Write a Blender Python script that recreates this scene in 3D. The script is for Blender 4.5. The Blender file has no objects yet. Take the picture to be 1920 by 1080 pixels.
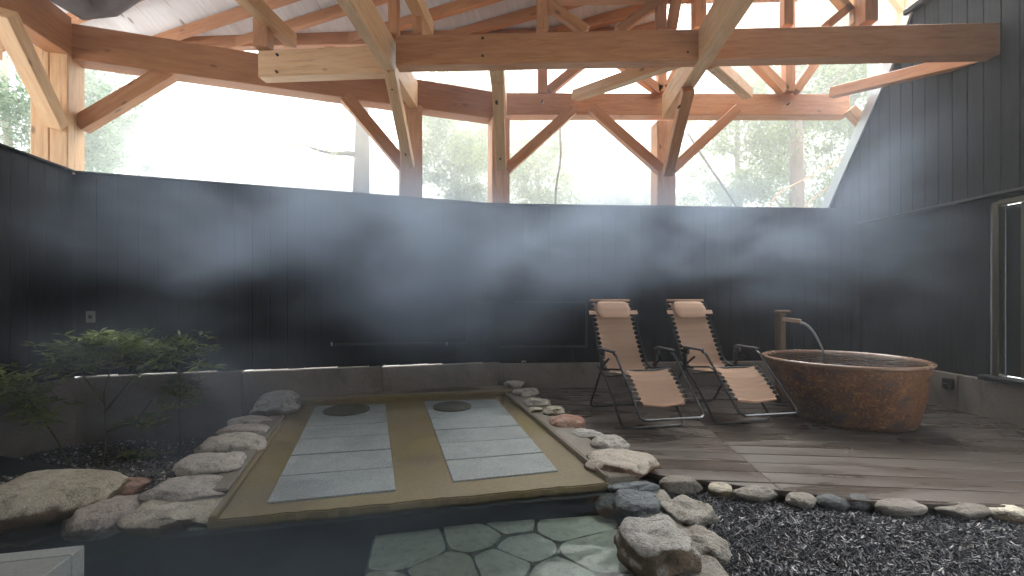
import bpy, bmesh, math, random
from mathutils import Vector, Matrix, noise, Euler
import numpy as np
random.seed(7)
S = bpy.context.scene
COL = S.collection
R = math.radians
H, F, U0, V0 = 1.2, 850.0, 960.0, 560.0        # eye height, focal length and centre of the 1920 px photograph

# ------------------------------------------------------------------ camera, sky, sun, exposure
cam = bpy.data.cameras.new('camera'); co = bpy.data.objects.new('camera', cam); COL.objects.link(co)
co.location = (0, 0, H); co.rotation_euler = (R(90), 0, 0)
cam.sensor_width = 36; cam.lens = 36*F/1920; cam.shift_y = 20/1920
cam.clip_start = 0.05; cam.clip_end = 400
S.camera = co
W = bpy.data.worlds.new('World'); S.world = W; W.use_nodes = True
wn = W.node_tree.nodes; wl = W.node_tree.links
bg = wn['Background']; sky = wn.new('ShaderNodeTexSky'); sky.sky_type = 'NISHITA'; sky.sun_disc = False
SUN_EL, SUN_AZ = 52, 20
sky.sun_elevation = R(SUN_EL); sky.sun_rotation = R(SUN_AZ); sky.dust_density = 4; sky.air_density = 1.0
hs = wn.new('ShaderNodeHueSaturation'); hs.inputs['Saturation'].default_value = 0.10
wl.new(sky.outputs[0], hs.inputs['Color']); wl.new(hs.outputs[0], bg.inputs['Color'])
bg.inputs['Strength'].default_value = 0.15
sl = bpy.data.lights.new('sun', 'SUN'); sl.energy = 1.5; sl.angle = R(16); sl.color = (1, .96, .9)
so = bpy.data.objects.new('sun', sl); COL.objects.link(so)
sd = Vector((math.sin(R(SUN_AZ))*math.cos(R(SUN_EL)), math.cos(R(SUN_AZ))*math.cos(R(SUN_EL)), math.sin(R(SUN_EL))))
so.rotation_euler = sd.to_track_quat('Z', 'Y').to_euler(); so.location = sd*30
S.view_settings.view_transform = 'Standard'; S.view_settings.look = 'None'
S.view_settings.exposure = 3.1; S.view_settings.gamma = 1
cy = S.cycles
cy.use_denoising = True; cy.max_bounces = 8; cy.diffuse_bounces = 5; cy.glossy_bounces = 3
cy.transparent_max_bounces = 12; cy.volume_bounces = 1; cy.caustics_reflective = False; cy.caustics_refractive = False
cy.volume_step_rate = 2.0; cy.volume_max_steps = 64

def P(u, v, Y): return Vector(((u-U0)/F*Y, Y, H+(V0-v)/F*Y))
def G(u, v, z=0.0):
    Y = (H-z)*F/(v-V0); return P(u, v, Y)

# ------------------------------------------------------------------ object helpers
def tag(o, label=None, cat=None, group=None, kind=None):
    if label: o['label'] = label
    if cat: o['category'] = cat
    if group: o['group'] = group
    if kind: o['kind'] = kind
    return o
WM = {}
def empty(name, loc=(0, 0, 0), rz=0, **k):
    o = bpy.data.objects.new(name, None); COL.objects.link(o); o.location = loc; o.rotation_euler = (0, 0, rz)
    o.empty_display_size = .2
    WM[o] = Matrix.Translation(Vector(loc)) @ Matrix.Rotation(rz, 4, 'Z')
    return tag(o, **k)
def link(name, me, mat, parent=None, M=None, local=False):
    """M is the world matrix unless local, in which case it is relative to the parent."""
    o = bpy.data.objects.new(name, me); COL.objects.link(o)
    if mat and not me.materials: me.materials.append(mat)
    M = M if M is not None else Matrix()
    if parent:
        o.parent = parent
        if not local:
            M = WM[parent].inverted() @ M
            WM[o] = WM[parent] @ M
        else: WM[o] = WM[parent] @ M
    else: WM[o] = M.copy()
    o.matrix_basis = M
    return o
def bm_mesh(bm, name, smooth=False, angle=None):
    me = bpy.data.meshes.new(name); bm.to_mesh(me); bm.free()
    if smooth: me.polygons.foreach_set('use_smooth', [True]*len(me.polygons))
    if angle is not None: me.set_sharp_from_angle(angle=R(angle))
    me.update(); return me
def add_box(bm, c, s, M=None, bev=0):
    r = bmesh.ops.create_cube(bm, size=1)
    vs = r['verts']
    for v in vs: v.co = Vector((v.co.x*s[0]+c[0], v.co.y*s[1]+c[1], v.co.z*s[2]+c[2]))
    if bev:
        es = {e for v in vs for e in v.link_edges}
        rr = bmesh.ops.bevel(bm, geom=list(es), offset=bev, segments=1, affect='EDGES')
        vs = list({v for f in rr['faces'] for v in f.verts} | {v for v in vs if v.is_valid})
    if M is not None: bmesh.ops.transform(bm, matrix=M, verts=vs)
    return vs
def box(name, c, s, mat, parent=None, rz=0, bev=.004, M=None):
    bm = bmesh.new(); add_box(bm, (0, 0, 0), s, bev=bev)
    M = M if M is not None else Matrix.Translation(Vector(c)) @ Matrix.Rotation(rz, 4, 'Z')
    return link(name, bm_mesh(bm, name), mat, parent, M)
def frameM(A, B, up=(0, 0, 1)):
    x = (B-A).normalized(); up = Vector(up); y = up.cross(x).normalized(); z = x.cross(y)
    M = Matrix((x, y, z)).transposed().to_4x4(); M.translation = (A+B)/2; return M
def timber(name, A, B, w, h, mat, parent, up=(0, 0, 1), bev=.006):
    A = Vector(A); B = Vector(B); bm = bmesh.new(); L = (B-A).length
    add_box(bm, (0, 0, 0), (L, w, h), bev=bev)
    return link(name, bm_mesh(bm, name), mat, parent, frameM(A, B, up))
def tube_bm(bm, pts, r, seg=8, cap=True, closed=False):
    pts = [Vector(p) for p in pts]; n = len(pts); rings = []
    rs = r if isinstance(r, (list, tuple)) else [r]*n
    prev = None
    for i, p in enumerate(pts):
        if closed: t = (pts[(i+1) % n]-pts[i-1]).normalized()
        else: t = (pts[min(i+1, n-1)]-pts[max(i-1, 0)]).normalized()
        if prev is None:
            a = Vector((0, 0, 1)) if abs(t.z) < .9 else Vector((1, 0, 0))
            x = t.cross(a).normalized()
        else: x = (prev - t*prev.dot(t)).normalized()
        prev = x; y = t.cross(x)
        rings.append([bm.verts.new(p+(x*math.cos(2*math.pi*k/seg)+y*math.sin(2*math.pi*k/seg))*rs[i]) for k in range(seg)])
    m = n if closed else n-1
    for i in range(m):
        a, b = rings[i], rings[(i+1) % n]
        for k in range(seg): bm.faces.new((a[k], a[(k+1) % seg], b[(k+1) % seg], b[k]))
    if cap and not closed:
        bm.faces.new(rings[0][::-1]); bm.faces.new(rings[-1])
def tube(name, pts, r, mat, parent, seg=8, local=False, closed=False):
    bm = bmesh.new(); tube_bm(bm, pts, r, seg, closed=closed)
    return link(name, bm_mesh(bm, name, True, 40), mat, parent, None, local)
def round_path(pts, rad, n=5):
    pts = [Vector(p) for p in pts]; out = [pts[0]]
    for i in range(1, len(pts)-1):
        a, b, c = pts[i-1], pts[i], pts[i+1]
        r1 = min(rad, (a-b).length*.45, (c-b).length*.45)
        p, q = b+(a-b).normalized()*r1, b+(c-b).normalized()*r1
        for k in range(n+1):
            t = k/n; out.append(p*(1-t)**2+b*2*t*(1-t)+q*t*t)
    out.append(pts[-1]); return out
def prism(name, poly, z0, z1, mat, parent=None, bev=0, jit=0, smooth=False):
    bm = bmesh.new()
    vs = [bm.verts.new((p[0], p[1], z1)) for p in poly]
    f = bm.faces.new(vs); f.normal_update()
    if f.normal.z < 0: f.normal_flip()
    r = bmesh.ops.extrude_face_region(bm, geom=[f])
    for v in [g for g in r['geom'] if isinstance(g, bmesh.types.BMVert)]: v.co.z = z0
    bmesh.ops.recalc_face_normals(bm, faces=bm.faces[:])
    if bev:
        es = [e for e in bm.edges if all(abs(v.co.z-z1) < 1e-5 for v in e.verts)]
        bmesh.ops.bevel(bm, geom=es, offset=bev, segments=1, affect='EDGES')
    return link(name, bm_mesh(bm, name), mat, parent)
def clip_poly(poly, n, d):
    """keep points with n.p <= d"""
    out = []
    for i in range(len(poly)):
        a, b = poly[i], poly[(i+1) % len(poly)]
        da = n[0]*a[0]+n[1]*a[1]-d; db = n[0]*b[0]+n[1]*b[1]-d
        if da <= 0: out.append(a)
        if (da < 0 < db) or (db < 0 < da):
            t = da/(da-db); out.append((a[0]+(b[0]-a[0])*t, a[1]+(b[1]-a[1])*t))
    return out
def clip_convex(poly, region):
    A = sum(region[i][0]*region[(i+1) % len(region)][1]-region[(i+1) % len(region)][0]*region[i][1] for i in range(len(region)))
    s = 1 if A > 0 else -1
    for i in range(len(region)):
        a, b = region[i], region[(i+1) % len(region)]
        n = (s*(b[1]-a[1]), -s*(b[0]-a[0]))
        poly = clip_poly(poly, n, n[0]*a[0]+n[1]*a[1])
        if len(poly) < 3: return []
    return poly
def copy_tree(o, parent=None):
    c = o.copy(); COL.objects.link(c)
    if parent: c.parent = parent
    for ch in o.children: copy_tree(ch, c)
    return c

# ------------------------------------------------------------------ material helpers
class N:
    def __init__(s, name):
        s.m = bpy.data.materials.new(name); s.m.use_nodes = True
        s.t = s.m.node_tree; s.b = s.t.nodes['Principled BSDF']
        s.tc = s.t.nodes.new('ShaderNodeTexCoord'); s.oi = s.t.nodes.new('ShaderNodeObjectInfo')
    def new(s, k, **kw):
        n = s.t.nodes.new(k)
        for a, b in kw.items(): setattr(n, a, b)
        return n
    def l(s, a, b): s.t.links.new(a, b); return s
    def coord(s, scale=(1, 1, 1), rnd=True, which='Object'):
        mp = s.new('ShaderNodeMapping'); mp.inputs['Scale'].default_value = scale
        s.l(s.tc.outputs[which], mp.inputs['Vector'])
        if rnd:
            mu = s.new('ShaderNodeVectorMath', operation='SCALE'); mu.inputs[0].default_value = (37, 19, 53)
            s.l(s.oi.outputs['Random'], mu.inputs['Scale']); s.l(mu.outputs[0], mp.inputs['Location'])
        return mp.outputs[0]
    def noise(s, vec, scale, detail=5, rough=.6, dist=0):
        n = s.new('ShaderNodeTexNoise'); n.inputs['Scale'].default_value = scale; n.inputs['Detail'].default_value = detail
        n.inputs['Roughness'].default_value = rough; n.inputs['Distortion'].default_value = dist
        s.l(vec, n.inputs['Vector']); return n.outputs['Fac']
    def voro(s, vec, scale, feature='F1', out='Distance'):
        n = s.new('ShaderNodeTexVoronoi', feature=feature); n.inputs['Scale'].default_value = scale
        s.l(vec, n.inputs['Vector']); return n.outputs[out]
    def ramp(s, fac, stops, interp='LINEAR'):
        r = s.new('ShaderNodeValToRGB'); e = r.color_ramp.elements; r.color_ramp.interpolation = interp
        while len(e) < len(stops): e.new(.5)
        for i, (p, c) in enumerate(stops):
            e[i].position = p; e[i].color = (c, c, c, 1) if isinstance(c, (int, float)) else (*c, 1)
        s.l(fac, r.inputs[0]); return r.outputs[0]
    def mix(s, fac, a, b, mode='MIX'):
        m = s.new('ShaderNodeMix', data_type='RGBA', blend_type=mode)
        for sock, val in ((m.inputs[0], fac), (m.inputs[6], a), (m.inputs[7], b)):
            if isinstance(val, (int, float)): sock.default_value = val
            elif isinstance(val, tuple): sock.default_value = (*val, 1)
            else: s.l(val, sock)
        return m.outputs[2]
    def math(s, op, a, b=0.0):
        m = s.new('ShaderNodeMath', operation=op)
        for i, val in enumerate((a, b)):
            if isinstance(val, (int, float)): m.inputs[i].default_value = val
            else: s.l(val, m.inputs[i])
        return m.outputs[0]
    def bump(s, h, dist=.005, strength=.6, prev=None):
        b = s.new('ShaderNodeBump'); b.inputs['Distance'].default_value = dist; b.inputs['Strength'].default_value = strength
        s.l(h, b.inputs['Height'])
        if prev: s.l(prev, b.inputs['Normal'])
        s.l(b.outputs[0], s.b.inputs['Normal']); return b.outputs[0]
    def set(s, color=None, rough=None, **k):
        for nm, v in (('Base Color', color), ('Roughness', rough)):
            if v is None: continue
            if isinstance(v, tuple): s.b.inputs[nm].default_value = (*v, 1)
            elif isinstance(v, (int, float)): s.b.inputs[nm].default_value = v
            else: s.l(v, s.b.inputs[nm])
        for a, v in k.items(): s.b.inputs[a.replace('_', ' ')].default_value = v
        return s.m
    def rand(s, lo, hi):
        return s.math('MULTIPLY_ADD' if False else 'ADD', s.math('MULTIPLY', s.oi.outputs['Random'], hi-lo), lo)

def wood_mat(name, c1, c2, c3, rough=.55, knots=True, vary=.35):
    n = N(name)
    v = n.coord((1, 8, 8)); g = n.noise(v, 3.0, 8, .65, .6)
    v2 = n.coord((1.2, 30, 30)); fine = n.noise(v2, 4, 4, .6)
    col = n.ramp(g, [(.3, c1), (.5, c2), (.72, c3)])
    col = n.mix(n.math('MULTIPLY', fine, .35), col, (c1[0]*.6, c1[1]*.55, c1[2]*.5))
    if knots:
        kv = n.voro(n.coord((1, 2.2, 2.2)), 2.3); km = n.ramp(kv, [(.0, 1.0), (.07, .8), (.12, 0.0)])
        col = n.mix(n.math('MULTIPLY', km, .75), col, (.10, .045, .02))
    ck = n.noise(n.coord((.7, 14, 14)), 2.0, 3, .5, .3); cm = n.ramp(ck, [(.0, 0), (.66, 0), (.72, 1.0), (.78, 0)])
    col = n.mix(n.math('MULTIPLY', cm, .55), col, (.12, .06, .03))
    dark = n.mix(n.math('MULTIPLY', n.oi.outputs['Random'], vary), col, (c1[0]*.55, c1[1]*.45, c1[2]*.4))
    n.bump(fine, .003, .35)
    return n.set(dark, rough)

M = {}
M['cedar'] = wood_mat('cedar_timber', (.38, .155, .062), (.50, .225, .095), (.58, .30, .145))
M['pale_timber'] = wood_mat('pale_timber', (.52, .29, .13), (.64, .39, .20), (.72, .48, .27), vary=.12)
M['roof_board'] = wood_mat('grey_roof_board', (.58, .55, .55), (.70, .68, .68), (.78, .76, .76), rough=.8, vary=.2)
def charcoal(name, base=(.007, .009, .012), hi=(.015, .019, .024)):
    n = N(name); g = n.noise(n.coord((14, 14, .8)), 2.2, 6, .6, .4)
    b = n.noise(n.coord((1, 1, 1), rnd=False), 1.3, 3)
    col = n.ramp(g, [(.3, base), (.7, hi)]); col = n.mix(n.math('MULTIPLY', n.oi.outputs['Random'], .15), col, (base[0]*.6, base[1]*.6, base[2]*.6))
    n.bump(g, .006, .8); n.b.inputs['Specular IOR Level'].default_value = .22; return n.set(col, n.ramp(b, [(.3, .6), (.7, .85)]))
M['charcoal'] = charcoal('charcoal_board')
M['siding'] = charcoal('charcoal_siding', (.007, .008, .010), (.014, .016, .019))
def deck_mat():
    n = N('weathered_deck'); g = n.noise(n.coord((.8, 16, 16)), 2.5, 7, .65, .5)
    fine = n.noise(n.coord((2, 60, 60)), 3, 3)
    w = n.noise(n.coord((1, 1, 1), False, 'Generated'), 2.0, 4)
    col = n.ramp(g, [(.28, (.055, .043, .034)), (.5, (.086, .069, .056)), (.75, (.122, .101, .085))])
    col = n.mix(n.math('MULTIPLY', n.oi.outputs['Random'], .4), col, (.095, .08, .07))
    wet = n.noise(n.coord((.35, 1.3, 1), True), 1.6, 4, .5, 1.0); wm = n.ramp(wet, [(.48, 0), (.6, 1)])
    col = n.mix(n.math('MULTIPLY', wm, .45), col, (.06, .05, .043))
    sp = n.voro(n.coord((1, 1, 1)), 9); sm = n.ramp(sp, [(0, 1), (.018, 1), (.03, 0)])
    col = n.mix(n.math('MULTIPLY', sm, .6), col, (.6, .6, .55))
    n.bump(fine, .002, .5)
    return n.set(col, n.ramp(wet, [(.4, .45), (.62, .16)]))
M['deck'] = deck_mat()
def concrete(name, c1, c2, stain=(.07, .06, .04), samt=.6, rough=(.7, .9), wet=False, moss=None):
    n = N(name); v = n.coord((1, 1, 1), False)
    a = n.noise(v, 2.2, 6, .6); b = n.noise(v, 40, 4, .7)
    col = n.ramp(a, [(.3, c1), (.7, c2)])
    col = n.mix(n.ramp(n.noise(v, 1.1, 5, .6, .5), [(.45, 0), (.68, samt)]), col, stain)
    if moss: col = n.mix(n.ramp(n.noise(n.coord((1, 1, .5), False), .9, 4, .6, .8), [(.5, 0), (.62, .75)]), col, moss)
    col = n.mix(n.ramp(b, [(.35, .35), (.6, 0)]), col, (c1[0]*.5, c1[1]*.5, c1[2]*.5))
    n.bump(b, .003, .5)
    r = n.ramp(a, [(.3, rough[0]), (.7, rough[1])])
    return n.set(col, r)
M['plinth'] = concrete('stained_concrete', (.21, .18, .155), (.31, .27, .235), (.08, .075, .055), .6, moss=(.045, .055, .035))
M['tray'] = concrete('wet_tray_concrete', (.175, .135, .072), (.26, .205, .115), (.20, .165, .035), .75, (.3, .55))
M['tray'].node_tree.nodes['Principled BSDF'].inputs['Coat Weight'].default_value = .35
M['tray'].node_tree.nodes['Principled BSDF'].inputs['Coat Roughness'].default_value = .12
M['curb'] = concrete('curb_concrete', (.20, .175, .14), (.27, .24, .20), (.13, .11, .06), .5, (.3, .6))
M['soil'] = concrete('dark_soil', (.035, .033, .03), (.06, .055, .05), rough=(.8, .95))
def granite(name, c, spread=.35, rough=.35):
    n = N(name); v = n.coord((1, 1, 1))
    sp = n.voro(v, 170, out='Color'); bw = n.new('ShaderNodeRGBToBW'); n.l(sp, bw.inputs[0])
    col = n.ramp(bw.outputs[0], [(.15, tuple(x*(1-spread) for x in c)), (.5, c), (.9, tuple(min(1, x*(1+spread)) for x in c))])
    big = n.noise(v, 3, 4); col = n.mix(n.ramp(big, [(.45, 0), (.65, .3)]), col, tuple(x*.5 for x in c)); col = n.mix(n.math('MULTIPLY', n.oi.outputs['Random'], .18), col, (c[0]*.6, c[1]*.62, c[2]*.6))
    pit = n.voro(v, 45); pm = n.ramp(pit, [(.0, 1), (.1, .6), (.16, 0)])
    col = n.mix(n.math('MULTIPLY', pm, .6), col, tuple(x*.45 for x in c))
    n.bump(n.noise(v, 60, 3), .002, .4)
    return n.set(col, n.ramp(big, [(.35, rough*.7), (.7, rough*1.4)]))
M['slab'] = granite('grey_granite_slab', (.29, .325, .325), rough=.42)
M['box'] = granite('pale_granite', (.34, .36, .34), .15, .6)
def rock(name, c1, c2, c3, side=None, rough=.75, spots=.3):
    n = N(name); v = n.coord((1, 1, 1))
    a = n.noise(v, 3.5, 8, .65, .4); b = n.noise(v, 16, 6, .7); d = n.noise(v, 70, 3, .7)
    col = n.ramp(a, [(.3, c1), (.5, c2), (.7, c3)])
    col = n.mix(n.ramp(b, [(.35, .7), (.5, 0)]), col, tuple(x*.45 for x in c1))
    col = n.mix(n.ramp(d, [(.3, spots), (.5, 0)]), col, (.05, .045, .04))
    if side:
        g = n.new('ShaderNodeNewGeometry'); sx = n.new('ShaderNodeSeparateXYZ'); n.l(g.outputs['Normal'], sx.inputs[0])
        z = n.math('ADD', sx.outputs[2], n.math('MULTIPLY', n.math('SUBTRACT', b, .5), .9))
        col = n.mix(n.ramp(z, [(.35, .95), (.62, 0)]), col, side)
    n.bump(d, .010, .8, n.bump(b, .035, .9))
    return n.set(col, n.ramp(b, [(.3, rough*.8), (.7, min(1, rough*1.15))]))
M['rock_pale'] = rock('pale_boulder', (.42, .38, .31), (.55, .51, .44), (.63, .60, .53))
M['rock_yellow'] = rock('yellow_boulder', (.43, .39, .29), (.56, .52, .41), (.63, .60, .50), side=(.13, .085, .04))
M['rock_white'] = rock('whitish_rock', (.42, .39, .34), (.55, .52, .47), (.64, .61, .56))
M['rock_brown'] = rock('cream_rock_brown_flank', (.42, .36, .28), (.54, .49, .41), (.6, .55, .48), side=(.17, .085, .045))
M['rock_pink'] = rock('pinkish_stone', (.36, .30, .26), (.49, .43, .38), (.57, .53, .47))
M['rock_red'] = rock('rusty_stone', (.34, .15, .09), (.44, .27, .2), (.5, .42, .36))
M['rock_grey'] = rock('mottled_grey_rock', (.30, .30, .28), (.45, .44, .41), (.60, .58, .54), side=(.14, .10, .06), spots=.6)
M['slate'] = rock('blue_grey_slate', (.09, .11, .125), (.17, .20, .22), (.34, .37, .39), rough=.4, spots=.5)
M['river'] = rock('river_stone', (.16, .145, .125), (.23, .21, .18), (.30, .275, .24), spots=.35)
M['river_dark'] = rock('dark_river_stone', (.055, .062, .066), (.09, .10, .105), (.13, .14, .14))
M['rubble'] = rock('mortar_rubble', (.24, .225, .19), (.32, .30, .26), (.40, .38, .33), spots=.7)
def simple(name, c, rough=.5, metal=0, **k):
    n = N(name); g = n.noise(n.coord(), 12, 4)
    col = n.mix(n.math('MULTIPLY', g, .4), c, tuple(x*.6 for x in c))
    n.set(col, n.ramp(g, [(.3, rough*.8), (.7, min(1, rough*1.2))])); n.b.inputs['Metallic'].default_value = metal
    for a, v in k.items(): n.b.inputs[a.replace('_', ' ')].default_value = v
    return n.m
M['flashing'] = simple('pale_metal_flashing', (.5, .52, .54), .35, .6)
M['steel'] = simple('dark_steel_tube', (.12, .125, .13), .22, .9)
M['black'] = simple('black_metal', (.02, .02, .022), .45, .3)
M['plastic'] = simple('black_plastic', (.025, .025, .028), .45)
M['bolt'] = simple('dark_bolt_recess', (.035, .028, .022), .6, .4)
M['rust'] = simple('pipe_bronze', (.16, .11, .07), .5, .5)
M['plate'] = simple('grey_plate', (.26, .25, .22), .5)
M['bronze'] = simple('bronze_frame', (.10, .085, .065), .4, .7)
M['disc'] = rock('dark_disc', (.05, .05, .038), (.085, .085, .065), (.12, .12, .09), rough=.6)
def fabric(name, c, tl=.45):
    n = N(name); v = n.coord((1, 1, 1), False); w = n.noise(n.coord((3, 120, 120), False), 3, 2); s2 = n.noise(n.coord((.6, 9, 9), False), 2.5, 5)
    col = n.mix(n.ramp(s2, [(.35, .5), (.65, 0)]), c, tuple(x*.72 for x in c))
    f = n.new('ShaderNodeTexWave', wave_type='BANDS', bands_direction='Z'); f.inputs['Scale'].default_value = 180; n.l(n.tc.outputs['Object'], f.inputs['Vector'])
    n.bump(w, .0015, .5); n.set(col, .85)
    tr = n.new('ShaderNodeBsdfTranslucent'); n.l(col, tr.inputs[0]); ms = n.new('ShaderNodeMixShader'); ms.inputs[0].default_value = tl
    n.l(n.b.outputs[0], ms.inputs[1]); n.l(tr.outputs[0], ms.inputs[2]); n.l(ms.outputs[0], n.t.nodes['Material Output'].inputs['Surface']); return n.m
M['fabric'] = fabric('peach_textilene', (.70, .47, .33))
M['pillow'] = fabric('peach_pillow', (.62, .41, .29), 0)
M['cord'] = simple('pale_cord', (.45, .38, .32), .8)
def glaze():
    n = N('mottled_brown_glaze'); v = n.coord((1, 1, 1), False)
    a = n.noise(v, 2.4, 5, .6, .6); b = n.noise(v, 15, 6, .8, 2.5); c = n.noise(n.coord((1, 1, 2.0), False), 5, 5, .6)
    col = n.ramp(a, [(.3, (.045, .018, .012)), (.47, (.12, .045, .02)), (.6, (.17, .07, .028)), (.75, (.07, .045, .045))])
    col = n.mix(n.ramp(b, [(.53, 0), (.58, .9)]), col, (.36, .19, .065))
    col = n.mix(n.ramp(b, [(.3, .7), (.44, 0)]), col, (.03, .016, .012))
    col = n.mix(n.ramp(c, [(.52, 0), (.62, .85)]), col, (.055, .042, .045))
    n.bump(b, .006, .7)
    return n.set(col, n.ramp(c, [(.3, .28), (.7, .5)]))
M['glaze'] = glaze()
M['glaze_rim'] = simple('rim_glaze', (.26, .16, .11), .25)
def water_mat(name, tint, ripple=.4, scale=3.0, blotch=1.0):
    m = bpy.data.materials.new(name); m.use_nodes = True; t = m.node_tree; t.nodes.clear()
    o = t.nodes.new('ShaderNodeOutputMaterial'); mx = t.nodes.new('ShaderNodeMixShader')
    tr = t.nodes.new('ShaderNodeBsdfTransparent'); gl = t.nodes.new('ShaderNodeBsdfGlossy'); fr = t.nodes.new('ShaderNodeFresnel')
    tr.inputs[0].default_value = (*tint, 1); gl.inputs['Roughness'].default_value = .02; fr.inputs[0].default_value = 1.34
    tc = t.nodes.new('ShaderNodeTexCoord'); n1 = t.nodes.new('ShaderNodeTexNoise'); n1.inputs['Scale'].default_value = scale
    n1.inputs['Detail'].default_value = 3; b = t.nodes.new('ShaderNodeBump'); b.inputs['Strength'].default_value = ripple; b.inputs['Distance'].default_value = .05
    L = t.links.new; L(tc.outputs['Object'], n1.inputs['Vector']); L(n1.outputs['Fac'], b.inputs['Height'])
    L(b.outputs[0], gl.inputs['Normal']); L(b.outputs[0], fr.inputs['Normal'])
    L(fr.outputs[0], mx.inputs[0]); L(tr.outputs[0], mx.inputs[1]); L(gl.outputs[0], mx.inputs[2]); L(mx.outputs[0], o.inputs['Surface'])
    return m
M['water'] = water_mat('pool_water', (.78, .86, .85), .9, 1.25)
M['tubwater'] = water_mat('tub_water', (.5, .6, .6), .5, 9)
def flag(name, c1, c2):
    n = N(name); v = n.coord((1, 1, 1)); a = n.noise(v, 4, 7, .65, .5); b = n.noise(v, 22, 5, .7)
    col = n.ramp(a, [(.3, c1), (.7, c2)]); col = n.mix(n.math('MULTIPLY', n.oi.outputs['Random'], .6), col, (.27, .26, .17))
    col = n.mix(n.ramp(b, [(.35, .5), (.5, 0)]), col, tuple(x*.5 for x in c1))
    n.bump(b, .006, .5); return n.set(col, .6)
M['flag'] = flag('green_flagstone', (.27, .30, .255), (.44, .46, .41))
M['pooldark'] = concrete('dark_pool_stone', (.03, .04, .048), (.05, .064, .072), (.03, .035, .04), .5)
def leaf(name, c1, c2, trans=.25):
    n = N(name); g = n.new('ShaderNodeNewGeometry'); r = n.new('ShaderNodeAttribute'); r.attribute_name = 'lv'
    col = n.ramp(r.outputs['Fac'], [(0, c1), (1, c2)])
    n.set(col, .5); n.b.inputs['Transmission Weight'].default_value = 0
    tr = n.new('ShaderNodeBsdfTranslucent'); n.l(col, tr.inputs[0]); ms = n.new('ShaderNodeMixShader'); ms.inputs[0].default_value = trans
    out = n.t.nodes['Material Output']; n.l(n.b.outputs[0], ms.inputs[1]); n.l(tr.outputs[0], ms.inputs[2]); n.l(ms.outputs[0], out.inputs['Surface'])
    return n.m
M['leaf_in'] = leaf('bright_shrub_leaf', (.09, .15, .03), (.34, .40, .09))
M['leaf_out'] = leaf('woodland_leaf', (.14, .20, .05), (.42, .48, .16), .5)
M['leaf_blue'] = leaf('bluish_conifer_leaf', (.09, .15, .09), (.26, .34, .21), .5)
M['bark'] = simple('grey_bark', (.17, .145, .12), .9)
M['bark_pink'] = simple('pinkish_bark', (.22, .15, .12), .9)
M['bark_pale'] = simple('pale_twig_bark', (.42, .38, .28), .9)
M['stem'] = simple('thin_stem', (.11, .10, .05), .7)
M['chip'] = simple('charcoal_chip', (.055, .058, .066), .5)
M['pebble'] = rock('bed_pebble', (.10, .10, .10), (.17, .17, .17), (.42, .40, .38))
M['bounce_ground'] = concrete('pale_bounce_ground', (.62, .63, .63), (.80, .81, .82), (.3, .28, .22), .5, rough=(.9, 1))  # near-white so the outside ground bounces light up under the beams

# ------------------------------------------------------------------ key places
C1 = Vector((-4.53, 4.70, 0)); C2 = Vector((-.215, 6.10, 0)); C3 = Vector((4.85, 6.44, 0))
def wallY(u):                      # depth of the front face of the left wall at a photo column
    k = (C2.y-C1.y)/(C2.x-C1.x); a = (u-U0)/F
    return (C2.y-k*C2.x)/(1-k*a)
def wallYB(u):
    k = (C3.y-C2.y)/(C3.x-C2.x); a = (u-U0)/F
    return (C2.y-k*C2.x)/(1-k*a)
DX = 4.85                          # plane of the right-hand building wall

# ------------------------------------------------------------------ ground, beds, pool
def sheet(name, pts, mat, kind='structure', **k):
    bm = bmesh.new(); vs = [bm.verts.new(p) for p in pts]; f = bm.faces.new(vs); f.normal_update()
    if f.normal.z < 0: f.normal_flip()
    o = link(name, bm_mesh(bm, name), mat); o['kind'] = kind; return o
def grid_ground():
    bm = bmesh.new(); nx, ny = 60, 60
    V = [[None]*(ny+1) for _ in range(nx+1)]
    for i in range(nx+1):
        for j in range(ny+1):
            a = (i/nx*2-1); b = (j/ny*2-1)
            x = a*abs(a)*150; y = 6+b*abs(b)*150
            d = max(0, y-9); z = -.95+min(9, d*.16)+.5*noise.noise(Vector((x*.12, y*.12, 0)))*min(1, d/4)
            V[i][j] = bm.verts.new((x, y, z))
    for i in range(nx):
        for j in range(ny): bm.faces.new((V[i][j], V[i+1][j], V[i+1][j+1], V[i][j+1]))
    o = link('ground', bm_mesh(bm, 'ground', True), M['bounce_ground']); o['kind'] = 'structure'
grid_ground()
# pool basin: floor, sides
pf = prism('pool_floor', [(-4.0, -1.5), (1.05, -1.5), (1.0, 2.9), (.65, 2.95), (-1.6, 2.5), (-4.2, 2.95)], -.80, -.55, M['pooldark']); pf['kind'] = 'structure'
# shallow bath (tray)
NL, NR = G(405, 975, .04), G(1142, 905, .04)
FR, FL = G(947, 737, .07), G(557, 755, .07)
bath = empty('shallow_bath', (-.9, 3.8, 0), label='shallow tan concrete lying bath with two strips of grey granite slabs', cat='bath')
def tray_floor():
    bm = bmesh.new(); n = 40; front = []
    pts = []
    for i in range(n+1):
        t = i/n; p = NL.lerp(NR, t); w = .018*noise.noise(Vector((t*9, 2, 0)))+.012*noise.noise(Vector((t*31, 7, 0)))
        pts.append((p.x, p.y+w))
    poly = pts+[(FR.x+.02, FR.y), (FL.x-.02, FL.y)]
    vs = [bm.verts.new((p[0], p[1], .04)) for p in poly]; f = bm.faces.new(vs); f.normal_update()
    if f.normal.z < 0: f.normal_flip()
    r = bmesh.ops.extrude_face_region(bm, geom=[f])
    for v in [g for g in r['geom'] if isinstance(g, bmesh.types.BMVert)]: v.co.z = -.7
    bmesh.ops.recalc_face_normals(bm, faces=bm.faces[:])
    es = [e for e in bm.edges if all(abs(v.co.z-.04) < 1e-5 for v in e.verts)]
    bmesh.ops.bevel(bm, geom=es, offset=.008, segments=2, affect='EDGES')
    return link('bath_floor', bm_mesh(bm, 'bath_floor'), M['tray'], bath)
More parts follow.
